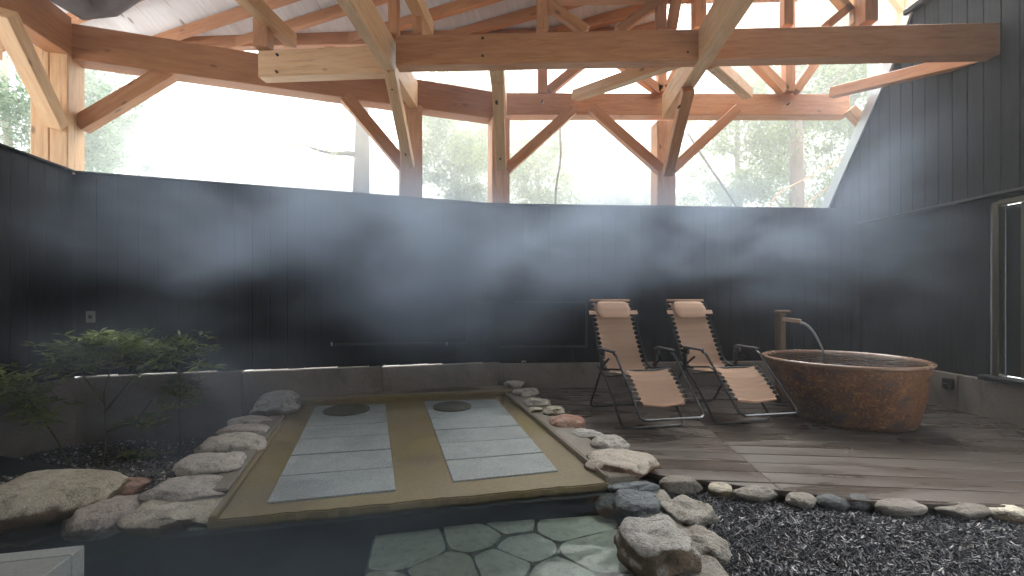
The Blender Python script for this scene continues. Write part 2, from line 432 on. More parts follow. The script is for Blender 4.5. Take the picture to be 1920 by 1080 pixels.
tray_floor()
dN = (NR-NL).normalized(); nN = Vector((dN.y, -dN.x, 0))
prism('dark_water_skirt', [tuple((NL-dN*.25+nN*.045).to_2d()), tuple((NR+dN*.1+nN*.045).to_2d()), tuple((NR+dN*.1-nN*.02).to_2d()), tuple((NL-dN*.25-nN*.02).to_2d())], -.7, -.012, M['pooldark'], bath, bev=.004)  # thin added skirt, its dark colour standing in for light absorbed by water
def strip_poly(a, b, wl_, wr):     # polygon along a->b, offset left wl_, right wr
    d = (b-a).to_2d().normalized(); nrm = Vector((-d.y, d.x))
    return [tuple(a.to_2d()+nrm*wl_), tuple(b.to_2d()+nrm*wl_), tuple(b.to_2d()-nrm*wr), tuple(a.to_2d()-nrm*wr)]
A2, B2 = Vector((NL.x, NL.y, 0)), Vector((FL.x, FL.y, 0))
prism('inner_lip', strip_poly(A2, B2, .035, 0), -.2, .062, M['tray'], bath, bev=.006)
prism('side_curb', strip_poly(A2+(B2-A2)*.13, B2, .17, -.037), -.5, .072, M['curb'], bath, bev=.01)
A3, B3 = Vector((NR.x-.02, NR.y+.02, 0)), Vector((FR.x, FR.y, 0))
prism('inner_lip', strip_poly(A3, B3, 0, .02), -.2, .078, M['curb'], bath, bev=.005)
prism('side_curb', strip_poly(A3, B3, -.022, .24), -.5, .07, M['curb'], bath, bev=.01)
A4, B4 = Vector((FL.x-.26, FL.y-.07, 0)), Vector((FR.x+.2, FR.y+.03, 0))
prism('end_curb', strip_poly(A4, B4, .12, -.002), -.5, .10, M['tray'], bath, bev=.01)
prism('end_step', strip_poly(A4, B4, .62, -.122), -.5, .05, M['plinth'], bath, bev=.01)
def slab_strip(c):                 # four photo corners: near-left, near-right, far-right, far-left
    q = [G(u, v, .052).to_2d() for u, v in c]; nS = 6
    for i in range(nS):
        t0, t1 = i/nS, (i+1)/nS; g = .006
        a = q[0].lerp(q[3], t0); b = q[1].lerp(q[2], t0); c2 = q[1].lerp(q[2], t1); d = q[0].lerp(q[3], t1)
        dr = (d-a).normalized()*g
        prism('slab', [tuple(a+dr), tuple(b+dr), tuple(c2-dr), tuple(d-dr)], .03, .052+random.uniform(-.002, .002), M['slab'], bath, bev=.003)
slab_strip([(500, 942), (742, 918), (722, 757), (592, 761)])
slab_strip([(850, 902), (1047, 882), (932, 748), (795, 752)])
def disc(u, v, w, label):
    c = G(u, v, .06); r = w/2/F*c.y; bm = bmesh.new(); n = 28
    prof = [(0, .022), (.5, .025), (.85, .02), (1, .004), (1, -.006)]
    rings = []
    for rr, z in prof[1:]:
        rings.append([bm.verts.new((math.cos(2*math.pi*k/n)*rr*r*(1+.05*noise.noise(Vector((math.cos(k/n*6.28)*2, math.sin(k/n*6.28)*2, u)))), math.sin(2*math.pi*k/n)*rr*r, z)) for k in range(n)])
    for a, b in zip(rings, rings[1:]):
        for k in range(n): bm.faces.new((a[k], b[k], b[(k+1) % n], a[(k+1) % n]))
    bm.faces.new(rings[0]); 
    o = link('stone_disc', bm_mesh(bm, 'stone_disc', True, 30), M['disc'], None, Matrix.Translation((c.x, c.y, .058)))
    tag(o, label, 'stone disc', 'dark round discs at the head of the slab strips')
disc(650, 768, 84, 'dark round disc lying flat at the far end of the left slab strip')
disc(848, 762, 72, 'dark round disc lying flat at the far end of the right slab strip')

# submerged ledge with flagstones
ledge = empty('flagstone_ledge', (.1, 2.2, -.2), label='submerged ledge paved with irregular green flagstones in the deep pool', cat='ledge')
LP = [(-.78, 2.57), (.63, 2.78), (.62, 2.2), (.56, 1.0), (-.5, 1.0)]
prism('ledge_bed', LP, -.5, -.13, simple('ledge_mortar', (.10, .11, .09), .8), ledge)
def voronoi_cells(region, seeds):
    out = []
    for i, s in enumerate(seeds):
        poly = list(region)
        for j, t in enumerate(seeds):
            if i == j: continue
            n = (t[0]-s[0], t[1]-s[1]); d = (t[0]**2+t[1]**2-s[0]**2-s[1]**2)/2
            poly = clip_poly(poly, n, d)
            if len(poly) < 3: break
        if len(poly) >= 3: out.append(poly)
    return out
seeds = [(-.52, 2.40), (-.20, 2.50), (.06, 2.38), (.30, 2.62), (.42, 2.34), (-.30, 2.16), (-.04, 2.24), (.22, 2.14), (-.52, 1.95), (.48, 1.96),
         (-.15, 1.88), (.15, 1.8), (-.4, 1.6), (.4, 1.55), (-.05, 1.4), (-.5, 1.2), (.35, 1.15), (-.02, 2.66)]
for poly in voronoi_cells([(x*.99+.001, y*.995) for x, y in LP], seeds):
    c = Vector((sum(p[0] for p in poly)/len(poly), sum(p[1] for p in poly)/len(poly)))
    pts = []
    for i in range(len(poly)):       # pull in from the joints and wobble the outline
        a, b = Vector(poly[i]), Vector(poly[(i+1) % len(poly)])
        nseg = max(2, int((b-a).length/.04))
        for k in range(nseg):
            p = a.lerp(b, k/nseg); p = p+(c-p).normalized()*(.009+.007*noise.noise(Vector((p.x*14, p.y*14, 1))))
            if k == 0: p = p.lerp(c, .07)
            pts.append((p.x, p.y))
    prism('flagstone', pts, -.135, -.108+random.uniform(-.006, .006), M['flag'], ledge)
o = prism('pool_edge', [(.74, .6), (.93, .6), (.97, 2.3), (.98, 2.9), (.70, 3.0), (.72, 2.2)], -.6, -.02, M['rubble'], bev=.01); o['kind'] = 'structure'
w = sheet('pool_water', [(-4.0, -1.4, 0), (.78, -1.4, 0), (.80, 2.2, 0), (.74, 2.9, 0), (.62, 2.93, 0), (-1.6, 2.52, 0), (-2.2, 2.85, 0), (-4.2, 3.0, 0)], M['water'])

o = prism('pool_bank', [(-4.7, 3.1), (-2.3, 2.72), (-1.62, 2.5), (-1.70, 2.95), (-4.7, 3.9)], -.75, -.10, M['pooldark']); o['kind'] = 'structure'
# planting bed on the left, sloping down to the wall
def bedz(x, y): return -.05-(y-2.8)*.136
bm = bmesh.new(); nb = 40
gx = np.linspace(-4.6, -1.75, nb); gy = np.linspace(2.55, 5.5, nb); VV = [[bm.verts.new((x, y, bedz(x, y)+.025*noise.noise(Vector((x*3, y*3, 0))))) for y in gy] for x in gx]
for i in range(nb-1):
    for j in range(nb-1):
        if gx[i] < -1.75 and (gx[i]+1.75) < -(gy[j]-2.4)*.28+.05: bm.faces.new((VV[i][j], VV[i+1][j], VV[i+1][j+1], VV[i][j+1]))
bmesh.ops.delete(bm, geom=[v for v in bm.verts if not v.link_faces], context='VERTS')
o = link('garden_soil', bm_mesh(bm, 'garden_soil', True), M['soil']); o['kind'] = 'structure'
# gravel bed on the right
o = prism('gravel_base', [(.95, .8), (3.6, .8), (4.8, 3.0), (4.8, 6.4), (.2, 6.4), (.55, 3.3), (.9, 2.75)], -.5, -.085, M['soil']); o['kind'] = 'structure'

# ------------------------------------------------------------------ walls
def board_wall(root, p0, p1, zt0, zt1, zb0, zb1, bw=.18, th=.022, mat='charcoal', jit=.0):
    d = p1-p0; L = d.length; dn = d.normalized(); n = Vector((dn.y, -dn.x, 0))  # n faces the pool when going left to right
    k = max(1, round(L/bw)); ang = math.atan2(dn.y, dn.x)
    for i in range(k):
        t = (i+.5)/k; c = p0+d*t; zt = zt0+(zt1-zt0)*t; zb = zb0+(zb1-zb0)*t+random.uniform(-jit, jit)
        h = zt-zb
        box('board', (0, 0, 0), (L/k-.003, th, h), M[mat], root, bev=.0015,
            M=Matrix.Translation(Vector((c.x, c.y, zb+h/2))-n*th/2) @ Matrix.Rotation(ang, 4, 'Z'))
    c = (p0+p1)/2; zt, zb = (zt0+zt1)/2, (zb0+zb1)/2
    bm = bmesh.new()                 # backing panel, sheared to follow the top line
    vs = []
    for off in (th+.004, th+.034):
        for p, z0, z1 in ((p0, zb0+.012, zt0-.004), (p1, zb1+.012, zt1-.004)):
            q = p-n*off; vs += [bm.verts.new((q.x, q.y, z0)), bm.verts.new((q.x, q.y, z1))]
    for f in ((0, 2, 3, 1), (4, 5, 7, 6), (0, 1, 5, 4), (2, 6, 7, 3), (1, 3, 7, 5), (0, 4, 6, 2)): bm.faces.new([vs[i] for i in f])
    bmesh.ops.recalc_face_normals(bm, faces=bm.faces[:])
    link('backing_panel', bm_mesh(bm, 'backing_panel'), M[mat], root)
    a = p0-n*.03; b = p1-n*.03
    timber('coping', Vector((a.x, a.y, zt0+.012)), Vector((b.x, b.y, zt1+.012)), .11, .024, M[mat], root, bev=.004)
zt1, zt2, zt3 = 2.50, 2.456, 2.456
L0 = Vector((-3.75, .5, 0))
wl_root = empty('board_wall', L0.lerp(C1, .5), label='dark charcoal board wall at the far left, running towards the viewer', cat='wall')
board_wall(wl_root, L0, C1-Vector((-.005, .03, 0)), zt1+.0, zt1, .402, .402)
wa = empty('board_wall', C1.lerp(C2, .5), label='long dark charcoal board wall behind the shrubs and shallow bath', cat='wall')
board_wall(wa, C1, C2, zt1, zt2, .400, .347, jit=.007)
wb = empty('board_wall', C2.lerp(C3, .5), label='dark charcoal board wall behind the two reclining chairs and tub', cat='wall')
board_wall(wb, C2+Vector((.004, 0, 0)), C3, zt2, zt3, .327, .327, jit=.005)
def corner(root, c, z0, z1, ang, w=.10):
    box('corner_board', (c.x, c.y, (z0+z1)/2), (w, .09, z1-z0), M['charcoal'], root, rz=ang, bev=0)
    box('corner_board', (c.x-.02, c.y+.10, (z0+z1)/2), (w*2.2, .05, z1-z0), M['charcoal'], root, rz=ang, bev=0)
corner(wa, C1+Vector((-.03, .05, 0)), .39, 2.49, .5, .16); corner(wb, C2+Vector((.0, .05, 0)), .33, 2.45, .2, .14)
# hatch frame battens and fittings on the walls
TEAL = simple('dark_teal_trim', (.018, .028, .031), .5)
def batten(root, u0, v0, u1, v1, Yf, w=.03):
    a, b = P(u0, v0, Yf(u0)-.012), P(u1, v1, Yf(u1)-.012)
    timber('batten', a, b, .03, w, TEAL, root, up=(0, -1, 0) if abs(u1-u0) < 5 else (0, 0, 1), bev=.003)
batten(wb, 965, 567, 1098, 567, wallYB); batten(wa, 877, 567, 927, 567, wallY)
batten(wa, 877, 570, 877, 642, wallY); batten(wa, 620, 646, 874, 643, wallY); batten(wb, 935, 650, 1100, 650, wallYB); batten(wb, 1100, 570, 1100, 648, wallYB)
for u, v, Yf, lab, s in ((170, 594, wallY, 'small grey outlet plate on the dark wall above the shrubs', (.075, .12)),
                      (982, 680, wallYB, 'small pale junction box low on the wall left of the chairs', (.06, .06))):
    r = empty('outlet', P(u, v, Yf(u)-.01), label=lab, cat='outlet')
    ang = math.atan2(C2.y-C1.y, C2.x-C1.x) if Yf is wallY else math.atan2(C3.y-C2.y, C3.x-C2.x)
    c = P(u, v, Yf(u)-.014)
    box('cover_plate', c, (s[0], .018, s[1]), M['plate'], r, rz=ang, bev=.004)
    box('socket', c+Vector((.004, -.012, .0)), (s[0]*.35, .012, s[1]*.3), M['plastic'], r, rz=ang, bev=.002)
hp = [P(880, 569, wallY(880)-.02), P(928, 569, wallY(928)-.02)]
timber('hatch_panel', Vector((P(935, 608, 5.98).x, 6.075, .88)), Vector((P(1092, 608, 5.98).x, 6.12, .88)), .03, .52, M['charcoal'], wb, bev=.004)
# small pale catches on the lower rail
for u, lab in ((622, 'tiny pale catch on the dark wall left of the hatch, left one'), (838, 'tiny pale catch on the dark wall beside the hatch, right one')):
    c = P(u, 645, wallY(u)-.028); bm = bmesh.new(); add_box(bm, (0, 0, 0), (.012, .012, .05), bev=.003); add_box(bm, (0, -.008, .012), (.02, .01, .014), bev=.003)
    tag(link('catch', bm_mesh(bm, 'catch'), M['flashing'], None, Matrix.Translation(c)), lab, 'catch', 'catches on the dark wall')
# concrete plinths
def plinth(root_label, p0, p1, z0, z1, th=.16, off=.03, z2=None):
    z2 = z1 if z2 is None else z2; zb_ = z0; za_ = z1
    r = empty('concrete_plinth', ((p0+p1)/2), label=root_label, cat='low wall')
    d = (p1-p0).normalized(); n = Vector((d.y, -d.x, 0)); L = (p1-p0).length; k = max(1, round(L/1.5))
    for i in range(k):
        a = p0.lerp(p1, i/k); b = p0.lerp(p1, (i+1)/k); c = (a+b)/2+n*(off-th/2); z1 = za_+(z2-za_)*(i+.5)/k
        box('plinth_block', (c.x, c.y, (z0+z1)/2), (L/k-.001, th, z1-z0), M['plinth'], r, rz=math.atan2(d.y, d.x), bev=.008)
plinth('stained low concrete wall under the far left board wall', L0, C1+Vector((.02, -.05, 0)), -.6, .40)
plinth('stained low concrete wall behind the shrubs and shallow bath', C1+Vector((.0, 0, 0)), C2+Vector((.05, .016, 0)), -.6, .388, z2=.336)
plinth('stained low concrete wall behind the two reclining chairs', C2+Vector((.02, 0, 0)), C3+Vector((-.03, 0, 0)), -.6, .33)

# ------------------------------------------------------------------ right-hand building
bld = empty('bath_house', (DX, 4.5, 0), label='charcoal clad building on the right with sloping pale roof edge and dark door', cat='building')
EDGE = [(6.94, 2.56), (5.66, 4.30), (5.50, 4.62)]
def edgez(Y):
    if Y <= 5.50: return 4.64
    for (a, za), (b, zb) in zip(EDGE, EDGE[1:]):
        if b <= Y <= a: return za+(zb-za)*(Y-a)/(b-a)
    return 2.56
yb = 6.94; bw = .165
while yb > 1.0:
    y0, y1 = yb-bw+.007, yb
    zlow = 2.25 if y1 < 6.3 else 0
    bm = bmesh.new()
    vs = [bm.verts.new((x, y, z)) for x in (DX-.03, DX+.02) for y, z in ((y0, zlow), (y1, zlow), (y1, edgez(y1)), (y0, edgez(y0)))]
    for f in ((0, 3, 2, 1), (4, 5, 6, 7), (0, 1, 5, 4), (1, 2, 6, 5), (2, 3, 7, 6), (3, 0, 4, 7)): bm.faces.new([vs[i] for i in f])
    bmesh.ops.recalc_face_normals(bm, faces=bm.faces[:]); bmesh.ops.bevel(bm, geom=bm.edges[:], offset=.003, segments=1, affect='EDGES')
    c = Vector((DX, (y0+y1)/2, 3)); bmesh.ops.translate(bm, verts=bm.verts[:], vec=-c)
    link('siding_board', bm_mesh(bm, 'siding_board'), M['siding'], bld, Matrix.Translation(c))
    yb -= bw
bm = bmesh.new()                    # core wall behind the boards
poly = [(6.93, -.3), (6.93, 2.54), (5.66, 4.27), (5.50, 4.58), (-2, 4.58), (-2, 2.2), (3.55, 2.2), (3.55, .42), (-2, .42), (-2, -.3)]
poly = [(6.93, -.3), (6.93, 2.54), (5.66, 4.27), (5.50, 4.58), (-2, 4.58), (-2, -.3)]
def yz_prism(name, poly, x0, x1, mat, parent):
    bm = bmesh.new(); vs = [bm.verts.new((x0, y, z)) for y, z in poly]; f = bm.faces.new(vs)
    r = bmesh.ops.extrude_face_region(bm, geom=[f])
    for v in [g for g in r['geom'] if isinstance(g, bmesh.types.BMVert)]: v.co.x = x1
    bmesh.ops.recalc_face_normals(bm, faces=bm.faces[:]); return link(name, bm_mesh(bm, name), mat, parent)
yz_prism('wall', [(6.93, -.3), (6.93, 2.54), (5.66, 4.27), (5.50, 4.58), (-2, 4.58), (-2, 2.16), (4.62, 2.16), (4.62, -.3)], DX+.025, DX+.2, M['charcoal'], bld)
timber('drip_edge', (DX-.035, 6.3, 2.24), (DX-.035, -.5, 2.24), .05, .03, M['black'], bld)
tr1 = timber('roof_edge_flashing', (DX-.06, 7.0, 2.50), (DX-.06, 5.70, 4.27), .03, .16, M['flashing'], bld, up=(0, 1, 0))
timber('roof_edge_flashing', (DX-.06, 5.74, 4.22), (DX-.06, 5.45, 4.70), .03, .12, M['flashing'], bld, up=(0, 1, 0))
timber('gutter', (DX-.07, 5.5, 4.66), (DX-.07, .5, 4.66), .08, .06, M['siding'], bld)
# door with bronze frame and dark glass
dr = box('door_frame', (DX+.0, 4.52, 1.28), (.07, .06, 1.76), M['bronze'], bld, bev=.005)
box('door_frame', (DX+.0, 3.6, 2.15), (.07, 1.8, .05), M['bronze'], bld, bev=.005)
box('door_sill', (DX-.03, 3.65, .405), (.16, 1.95, .05), M['black'], bld, bev=.008)
def glassy():
    n = N('dark_door_glass'); g = n.noise(n.coord(), 2, 2); return n.set(n.ramp(g, [(.3, (.012, .018, .02)), (.7, (.022, .028, .028))]), .06)
pn = box('glass_pane', (DX+.05, 3.65, 1.28), (.01, 1.68, 1.68), glassy(), bld, bev=0)
box('muntin', (DX+.02, 4.30, 1.28), (.04, .045, 1.68), M['bronze'], bld, bev=.004)
box('inner_blind', (DX+.035, 3.9, 1.6), (.008, .72, 1.0), simple('dull_blind', (.10, .085, .06), .7), bld, bev=.002)
r = empty('concrete_plinth', (DX, 4, 0), label='low concrete wall at the foot of the dark building on the right', cat='low wall')
for i in range(4):
    a, b = 6.38-i*1.5, 6.38-(i+1)*1.5
    box('plinth_block', (DX+.05, (a+b)/2, .04), (.20, 1.494, .68), M['plinth'], r, bev=.008)
v = empty('wall_fitting', (DX-.06, 4.97, .28), label='small black fitting on the low concrete wall right of the tub', cat='fitting')
box('body', (DX-.07, 4.97, .27), (.05, .11, .12), M['black'], v, bev=.01); box('cap', (DX-.105, 4.97, .25), (.02, .06, .05), M['black'], v, bev=.005)

box('upper_light_block', (5.15, 1.0, 6.0), (.12, 6.4, 2.9), M['siding'], bld, bev=.01)  # unseen panel added to shut out sky light from the right
box('rear_light_block', (.2, -2.2, 2.7), (9.3, .12, 6.0), M['siding'], bld, bev=.01)  # unseen panel added behind the camera to darken the interior
box('side_light_block', (-4.62, -.2, 2.7), (.12, 3.8, 6.0), M['siding'], bld, bev=.01)  # unseen panel added to close off light from the rear left
# ------------------------------------------------------------------ deck
deck = empty('wooden_deck', (2.5, 4.4, 0), label='weathered grey brown wooden deck under the chairs and the round tub', cat='deck')
DR = [(.10, 6.05), (4.80, 6.38), (4.80, 2.38), (2.9, 2.60), (2.13, 2.68), (1.0, 3.08), (.72, 3.32)]
dd = Vector((1, -.10)).normalized(); dn = Vector((-dd.y, dd.x)); bwid = .19
org = Vector((1.62, 2.2))
for i in range(-2, 24):
    o0 = org+dn*(i*bwid); o1 = o0+dn*(bwid-.010)
    for s0, s1 in ((-3, -.0008), (.0008, 5)):
        poly = [tuple(o0+dd*s0), tuple(o0+dd*s1), tuple(o1+dd*s1), tuple(o1+dd*s0)]
        poly = clip_convex(poly, DR)
        if len(poly) >= 3:
            area = abs(sum(poly[k][0]*poly[(k+1) % len(poly)][1]-poly[(k+1) % len(poly)][0]*poly[k][1] for k in range(len(poly))))/2
            if area < .01: continue
            c = Vector((sum(p[0] for p in poly)/len(poly), sum(p[1] for p in poly)/len(poly), 0))
            ang = math.atan2(dd.y, dd.x); Rm = Matrix.Rotation(-ang, 2)
            lp = [tuple(Rm @ (Vector(p)-c.to_2d())) for p in poly]
            dz = random.uniform(-.0015, .0015)
            ob = prism('deck_board', lp, -.03, dz, M['deck'], None, bev=.003)
            ob.parent = deck; ob.matrix_basis = WM[deck].inverted() @ Matrix.Translation(c) @ Matrix.Rotation(ang, 4, 'Z')
for yy in (2.9, 3.7, 4.5, 5.3): 
    timber('joist', (1.15+(0 if yy > 3.2 else .6), yy+.1, -.06), (4.75, yy-.25, -.06), .06, .055, M['black'], deck)

# ------------------------------------------------------------------ timber frame
fr = empty('timber_frame', (0, 6, 2.4), label='open timber roof frame of posts, beams and braces on the dark wall', cat='timber frame')
def bolt(t, u, v, Y, r=.014):
    c = P(u, v, Y); M0 = Matrix.Translation(c) @ Matrix.Rotation(R(90), 4, 'X'); bm = bmesh.new()
    bmesh.ops.create_cone(bm, cap_ends=True, segments=10, radius1=r, radius2=r*.8, depth=.05)
    link('bolt', bm_mesh(bm, 'bolt', True, 30), M['bolt'], t, M0)
ce, pa = M['cedar'], M['pale_timber']
dirA = (C2-C1).normalized(); nA = Vector((dirA.y, -dirA.x, 0))
dirB = (C3-C2).normalized(); nB = Vector((dirB.y, -dirB.x, 0))
def post(u, Yf, w, ztop, ang, back=.03, zb=2.484, mat=None):
    c = P(u, 300, Yf(u)); n = nA if Yf is wallY else nB
    c = Vector((c.x, c.y, 0))-n*(w/2-.02)
    return timber('post', (c.x, c.y, zb), (c.x, c.y, ztop), w, w, mat or ce, fr, up=tuple(n), bev=.01)
pm = wood_mat('orange_post_timber', (.50, .25, .13), (.62, .34, .19), (.70, .43, .26), vary=.1)
aA, aB = math.atan2(dirA.y, dirA.x), math.atan2(dirB.y, dirB.x)
# corner post, its near corner at photo column 140
c1 = C1+dirA*(-.11)-nA*.1
timber('post', (c1.x, c1.y, 2.52), (c1.x, c1.y, 3.75), .15, .30, M['pale_timber'], fr, up=tuple(nA), bev=.008)
c1b = c1-dirA*.153; timber('post', (c1b.x, c1b.y, 2.52), (c1b.x, c1b.y, 3.75), .15, .30, M['pale_timber'], fr, up=tuple(nA), bev=.008)
p2 = post(771, wallY, .28, 3.66, aA, mat=pm); p3 = post(939, wallY, .25, 3.64, aA, mat=pm); p4 = post(1249, wallYB, .26, 3.66, aB, mat=pm)
# ring beam along the left wall and the far wall
zA0, zA1, hA = 3.69, 3.62, .37
a = C1+dirA*(-.04)-nA*.12; b = C2-nA*.12
ringA = timber('ring_beam', Vector((a.x, a.y, zA0+hA/2)), Vector((b.x, b.y, zA1+hA/2)), .22, hA, ce, fr)
a = C2-nB*.12+dirB*.01; b = C3-nB*.12
rb0, rb1 = P(957, 215, 6.12), P(1606, 215, 6.42)
ringB = timber('ring_beam', Vector((a.x, a.y, rb0.z+.15)), Vector((b.x-.03, b.y, rb1.z+.16)), .2, .30, ce, fr)
# left ring beam and its brace, coming towards the viewer
LA, LB = Vector((-4.50, 4.66, 3.70+.2)), Vector((-3.90, 1.4, 3.70+.2))
off = Vector((-.14, 0, 0)); timber('ring_beam', LA+off, LB+off, .2, .40, ce, fr)
timber('knee_brace', P(108, 235, 4.62), P(4, 22, 3.80), .13, .15, pa, fr, up=(1, 0, 0))
b1 = timber('knee_brace', P(150, 236, 4.85), P(325, 132, 5.06), .14, .16, ce, fr)
# second outer beam seen between corner post and brace
timber('outer_beam', Vector((-5.6, 4.9, 3.92)), Vector((-5.0, 2.4, 3.92)), .16, .28, pa, fr)
# knee braces in the wall plane
timber('knee_brace', P(757, 312, wallY(757)+.05), P(648, 182, wallY(648)+.05), .12, .15, ce, fr)
timber('knee_brace', P(950, 318, 6.12), P(1075, 205, 6.17), .12, .13, ce, fr)
timber('knee_brace', P(1240, 320, 6.2), P(1108, 203, 6.17), .12, .13, ce, fr)
timber('knee_brace', P(1260, 318, 6.2), P(1382, 205, 6.27), .12, .13, ce, fr)
timber('knee_brace', P(1632, 248, 6.3), P(1592, 205, 6.3), .12, .13, pa, fr)
# tie beams towards the viewer over posts 2, 3 and 4
def tie(ul, vl, up_, Yn, Yfar, vp, w, h, z, mat):
    # passes through the point (ul,vl) at height z and runs to the vanishing column vp
    Y0 = (z-H)*F/(V0-vl); X0 = (ul-U0)/F*Y0; k = (vp-U0)/F
    A = Vector((X0+k*(Yfar-Y0), Yfar, z+h/2)); B = Vector((X0+k*(Yn-Y0), Yn, z+h/2))
    return timber('tie_beam', A, B, w, h, mat, fr)
t2 = tie(729, 133, 0, 2.2, 5.72, 1007, .115, .33, 3.60, pa)
t4 = tie(1326, 110, 0, 2.2, 6.05, 1030, .15, .32, 3.60, pa)
t3 = tie(931, 137, 0, 4.74, 6.05, 975, .15, .28, 3.61, pa)
# cross beam (two lengths, the left one lapped behind)
f1 = timber('cross_beam', P(484, 119, 4.97)+Vector((0, .08, 0)), P(722, 109, 4.86)+Vector((0, .08, 0)), .15, .29, pa, fr)
f2a, f2b = P(742, 94.5, 4.68)+Vector((0, .075, 0)), P(1877, 71.5, 4.47)+Vector((0, .075, 0))
f2 = timber('cross_beam', f2a, f2b, .15, .31, ce, fr)
for u, v in ((520, 103), (519, 135), (598, 114), (706, 124)): bolt(f1, u, v, 4.95)
for u, v in ((905, 73), (905, 106), (1288, 100), (1352, 100), (1760, 60)): bolt(f2, u, v, 4.60 if u > 1000 else 4.66)
# forward knee braces under the tie beams
k2 = timber('knee_brace', P(768, 312, 5.68), P(731, 128, 4.80), .115, .12, pa, fr, up=(1, 0, 0))
k3 = timber('knee_brace', P(940, 316, 5.98), P(933, 152, 5.1), .11, .13, pa, fr, up=(1, 0, 0))
k4 = timber('knee_brace', P(1252, 326, 6.05), P(1290, 166, 5.1), .12, .13, ce, fr, up=(1, 0, 0))
bolt(k2, 736, 168, 4.93, .018); bolt(k2, 761, 290, 5.5, .014); bolt(k3, 931, 192, 5.2, .018); bolt(k3, 938, 298, 5.8, .012); bolt(k4, 1273, 200, 5.2, .014)
# horizontal corner braces between cross beam and ring beam
timber('corner_brace', P(1272, 112, 4.78), P(1078, 180, 6.06), .12, .13, pa, fr)
timber('corner_brace', P(1335, 116, 4.78), P(1402, 176, 6.05), .12, .13, pa, fr)
cb = timber('corner_brace', P(1868, 100, 4.6), P(1560, 174, 6.12), .12, .13, ce, fr)
# trusses standing on the far ring beam
def yb_(v): return v
def rod(u0, v0, Y0, u1, v1, Y1, w=.12, h=.12, mat=None, nm='strut'):
    return timber(nm, P(u0, v0, Y0), P(u1, v1, Y1), w, h, mat or ce, fr, up=(0, 1, 0))
rod(1017, 178, 6.2, 1017, -40, 6.2, .13, .12, nm='king_post'); rod(1028, 172, 6.2, 1150, 72, 6.2)
rod(1478, 174, 6.32, 1478, -60, 6.32, .13, .12, nm='king_post'); rod(1471, 172, 6.32, 1380, 80, 6.32); rod(1490, 172, 6.32, 1550, 85, 6.32)
rod(1240, 175, 6.25, 1240, -40, 6.25, .12, .12, nm='king_post'); rod(1238, 172, 6.25, 1130, 95, 6.25); rod(1250, 170, 6.25, 1290, 90, 6.25)
for u, v in ((1017, 190), (1478, 195)): bolt(ringB, u, v, 6.05, .012)
timber('collar_beam', P(1025, -4, 6.2), P(1500, -12, 6.3), .16, .14, ce, fr)
# upper truss standing on the cross beam
YF = 4.72
rod(1017, 58, YF, 1017, -60, YF, .12, .10, nm='king_post'); rod(1026, 8, YF, 1100, 60, YF, .1, .09); rod(1158, 60, YF, 1250, -10, YF, .1, .09)
timber('collar_beam', P(1022, -6, YF), P(1300, -10, YF), .12, .12, ce, fr)
rod(1258, 58, YF, 1276, -50, YF, .1, .09); rod(1310, 56, YF, 1310, -60, YF, .12, .12, nm='king_post')
rod(1238, 58, YF, 1241, -40, YF, .1, .08, nm='king_post')
rod(739, 68, 4.78, 739, -60, 4.78, .10, .12, nm='king_post')
rod(1475, 50, YF-.1, 1475, -60, YF-.1, .1, .09, nm='king_post')
rod(1625, 46, YF-.12, 1625, -60, YF-.12, .13, .14, nm='king_post'); rod(1604, 46, YF, 1604, -60, YF, .08, .08, pa)
rod(1548, 50, YF, 1592, 14, YF, .08, .09); rod(1592, 22, YF, 1560, -14, YF, .08, .09, pa)
# upper purlins over short posts
def purl(u0, v0, u1, v1, z, w, h):
    Y0 = (z-H)*F/(V0-v0); Y1 = (z-H)*F/(V0-v1)
    A, B = P(u0, v0, Y0), P(u1, v1, Y1); d = (B-A).normalized()
    return timber('purlin', A-d*0+Vector((0, 0, h/2)), B+d*1.2+Vector((0, 0, h/2)), w, h, pa, fr)
purl(548, 90, 450, 0, 4.15, .12, .16); purl(802, 66, 770, 0, 4.15, .13, .16)
rod(494, 93, 4.98, 494, 40, 4.98, .16, .14, nm='stub_post'); rod(784, 68, 4.78, 784, 32, 4.78, .10, .1, nm='stub_post')
# distant outer posts beyond the frame, upper right
op = empty('outer_posts', (7, 8, 0), label='pale timber post standing outside beyond the upper right frame', cat='post')
timber('post', (P(1702, 60, 8).x, 8, -1), (P(1702, 60, 8).x, 8, 7), .22, .22, pa, op, up=(0, 1, 0)); timber('brace', P(1702, 30, 8), P(1650, -40, 8), .12, .12, pa, op)
wp = empty('white_column', (6.8, 9, 0), label='whitish column outside between trees and sloping roof edge', cat='post')
timber('shaft', (P(1650, 60, 9).x, 9, -1), (P(1650, 60, 9).x, 9, 7), .30, .30, M['box'], wp, up=(0, 1, 0)); box('base', (P(1650, 60, 9).x, 9, -.8), (.5, .5, .4), M['box'], wp)

# ------------------------------------------------------------------ roof
roof = empty('pavilion_roof', (0, 4.5, 5), label='grey boarded roof on brown rafters above the timber frame', cat='roof')
PY, PZ, SL = 5.78, 4.60, .57
def rz_(Y): return PZ+SL*(PY-Y)
pl0 = P(250, 78, 5.9); 
timber('eave_plate', (-6.2, 5.95, 4.52), (1.75, 5.72, 4.52), .12, .16, ce, roof)
rd = Vector((1, -.24, .24*SL))
for su in (-120, 60, 335, 500, 690, 862, 1035, 1180):
    X0 = (su-U0)/F*5.75; A = Vector((X0, 5.75, rz_(5.75)-.06)); A = A-rd*.6; B = A+rd*7.2
    if B.x > 1.8: B = A+rd*((1.8-A.x))
    if (B-A).length < .3: continue
    timber('rafter', A, B, .08, .12, ce, roof)
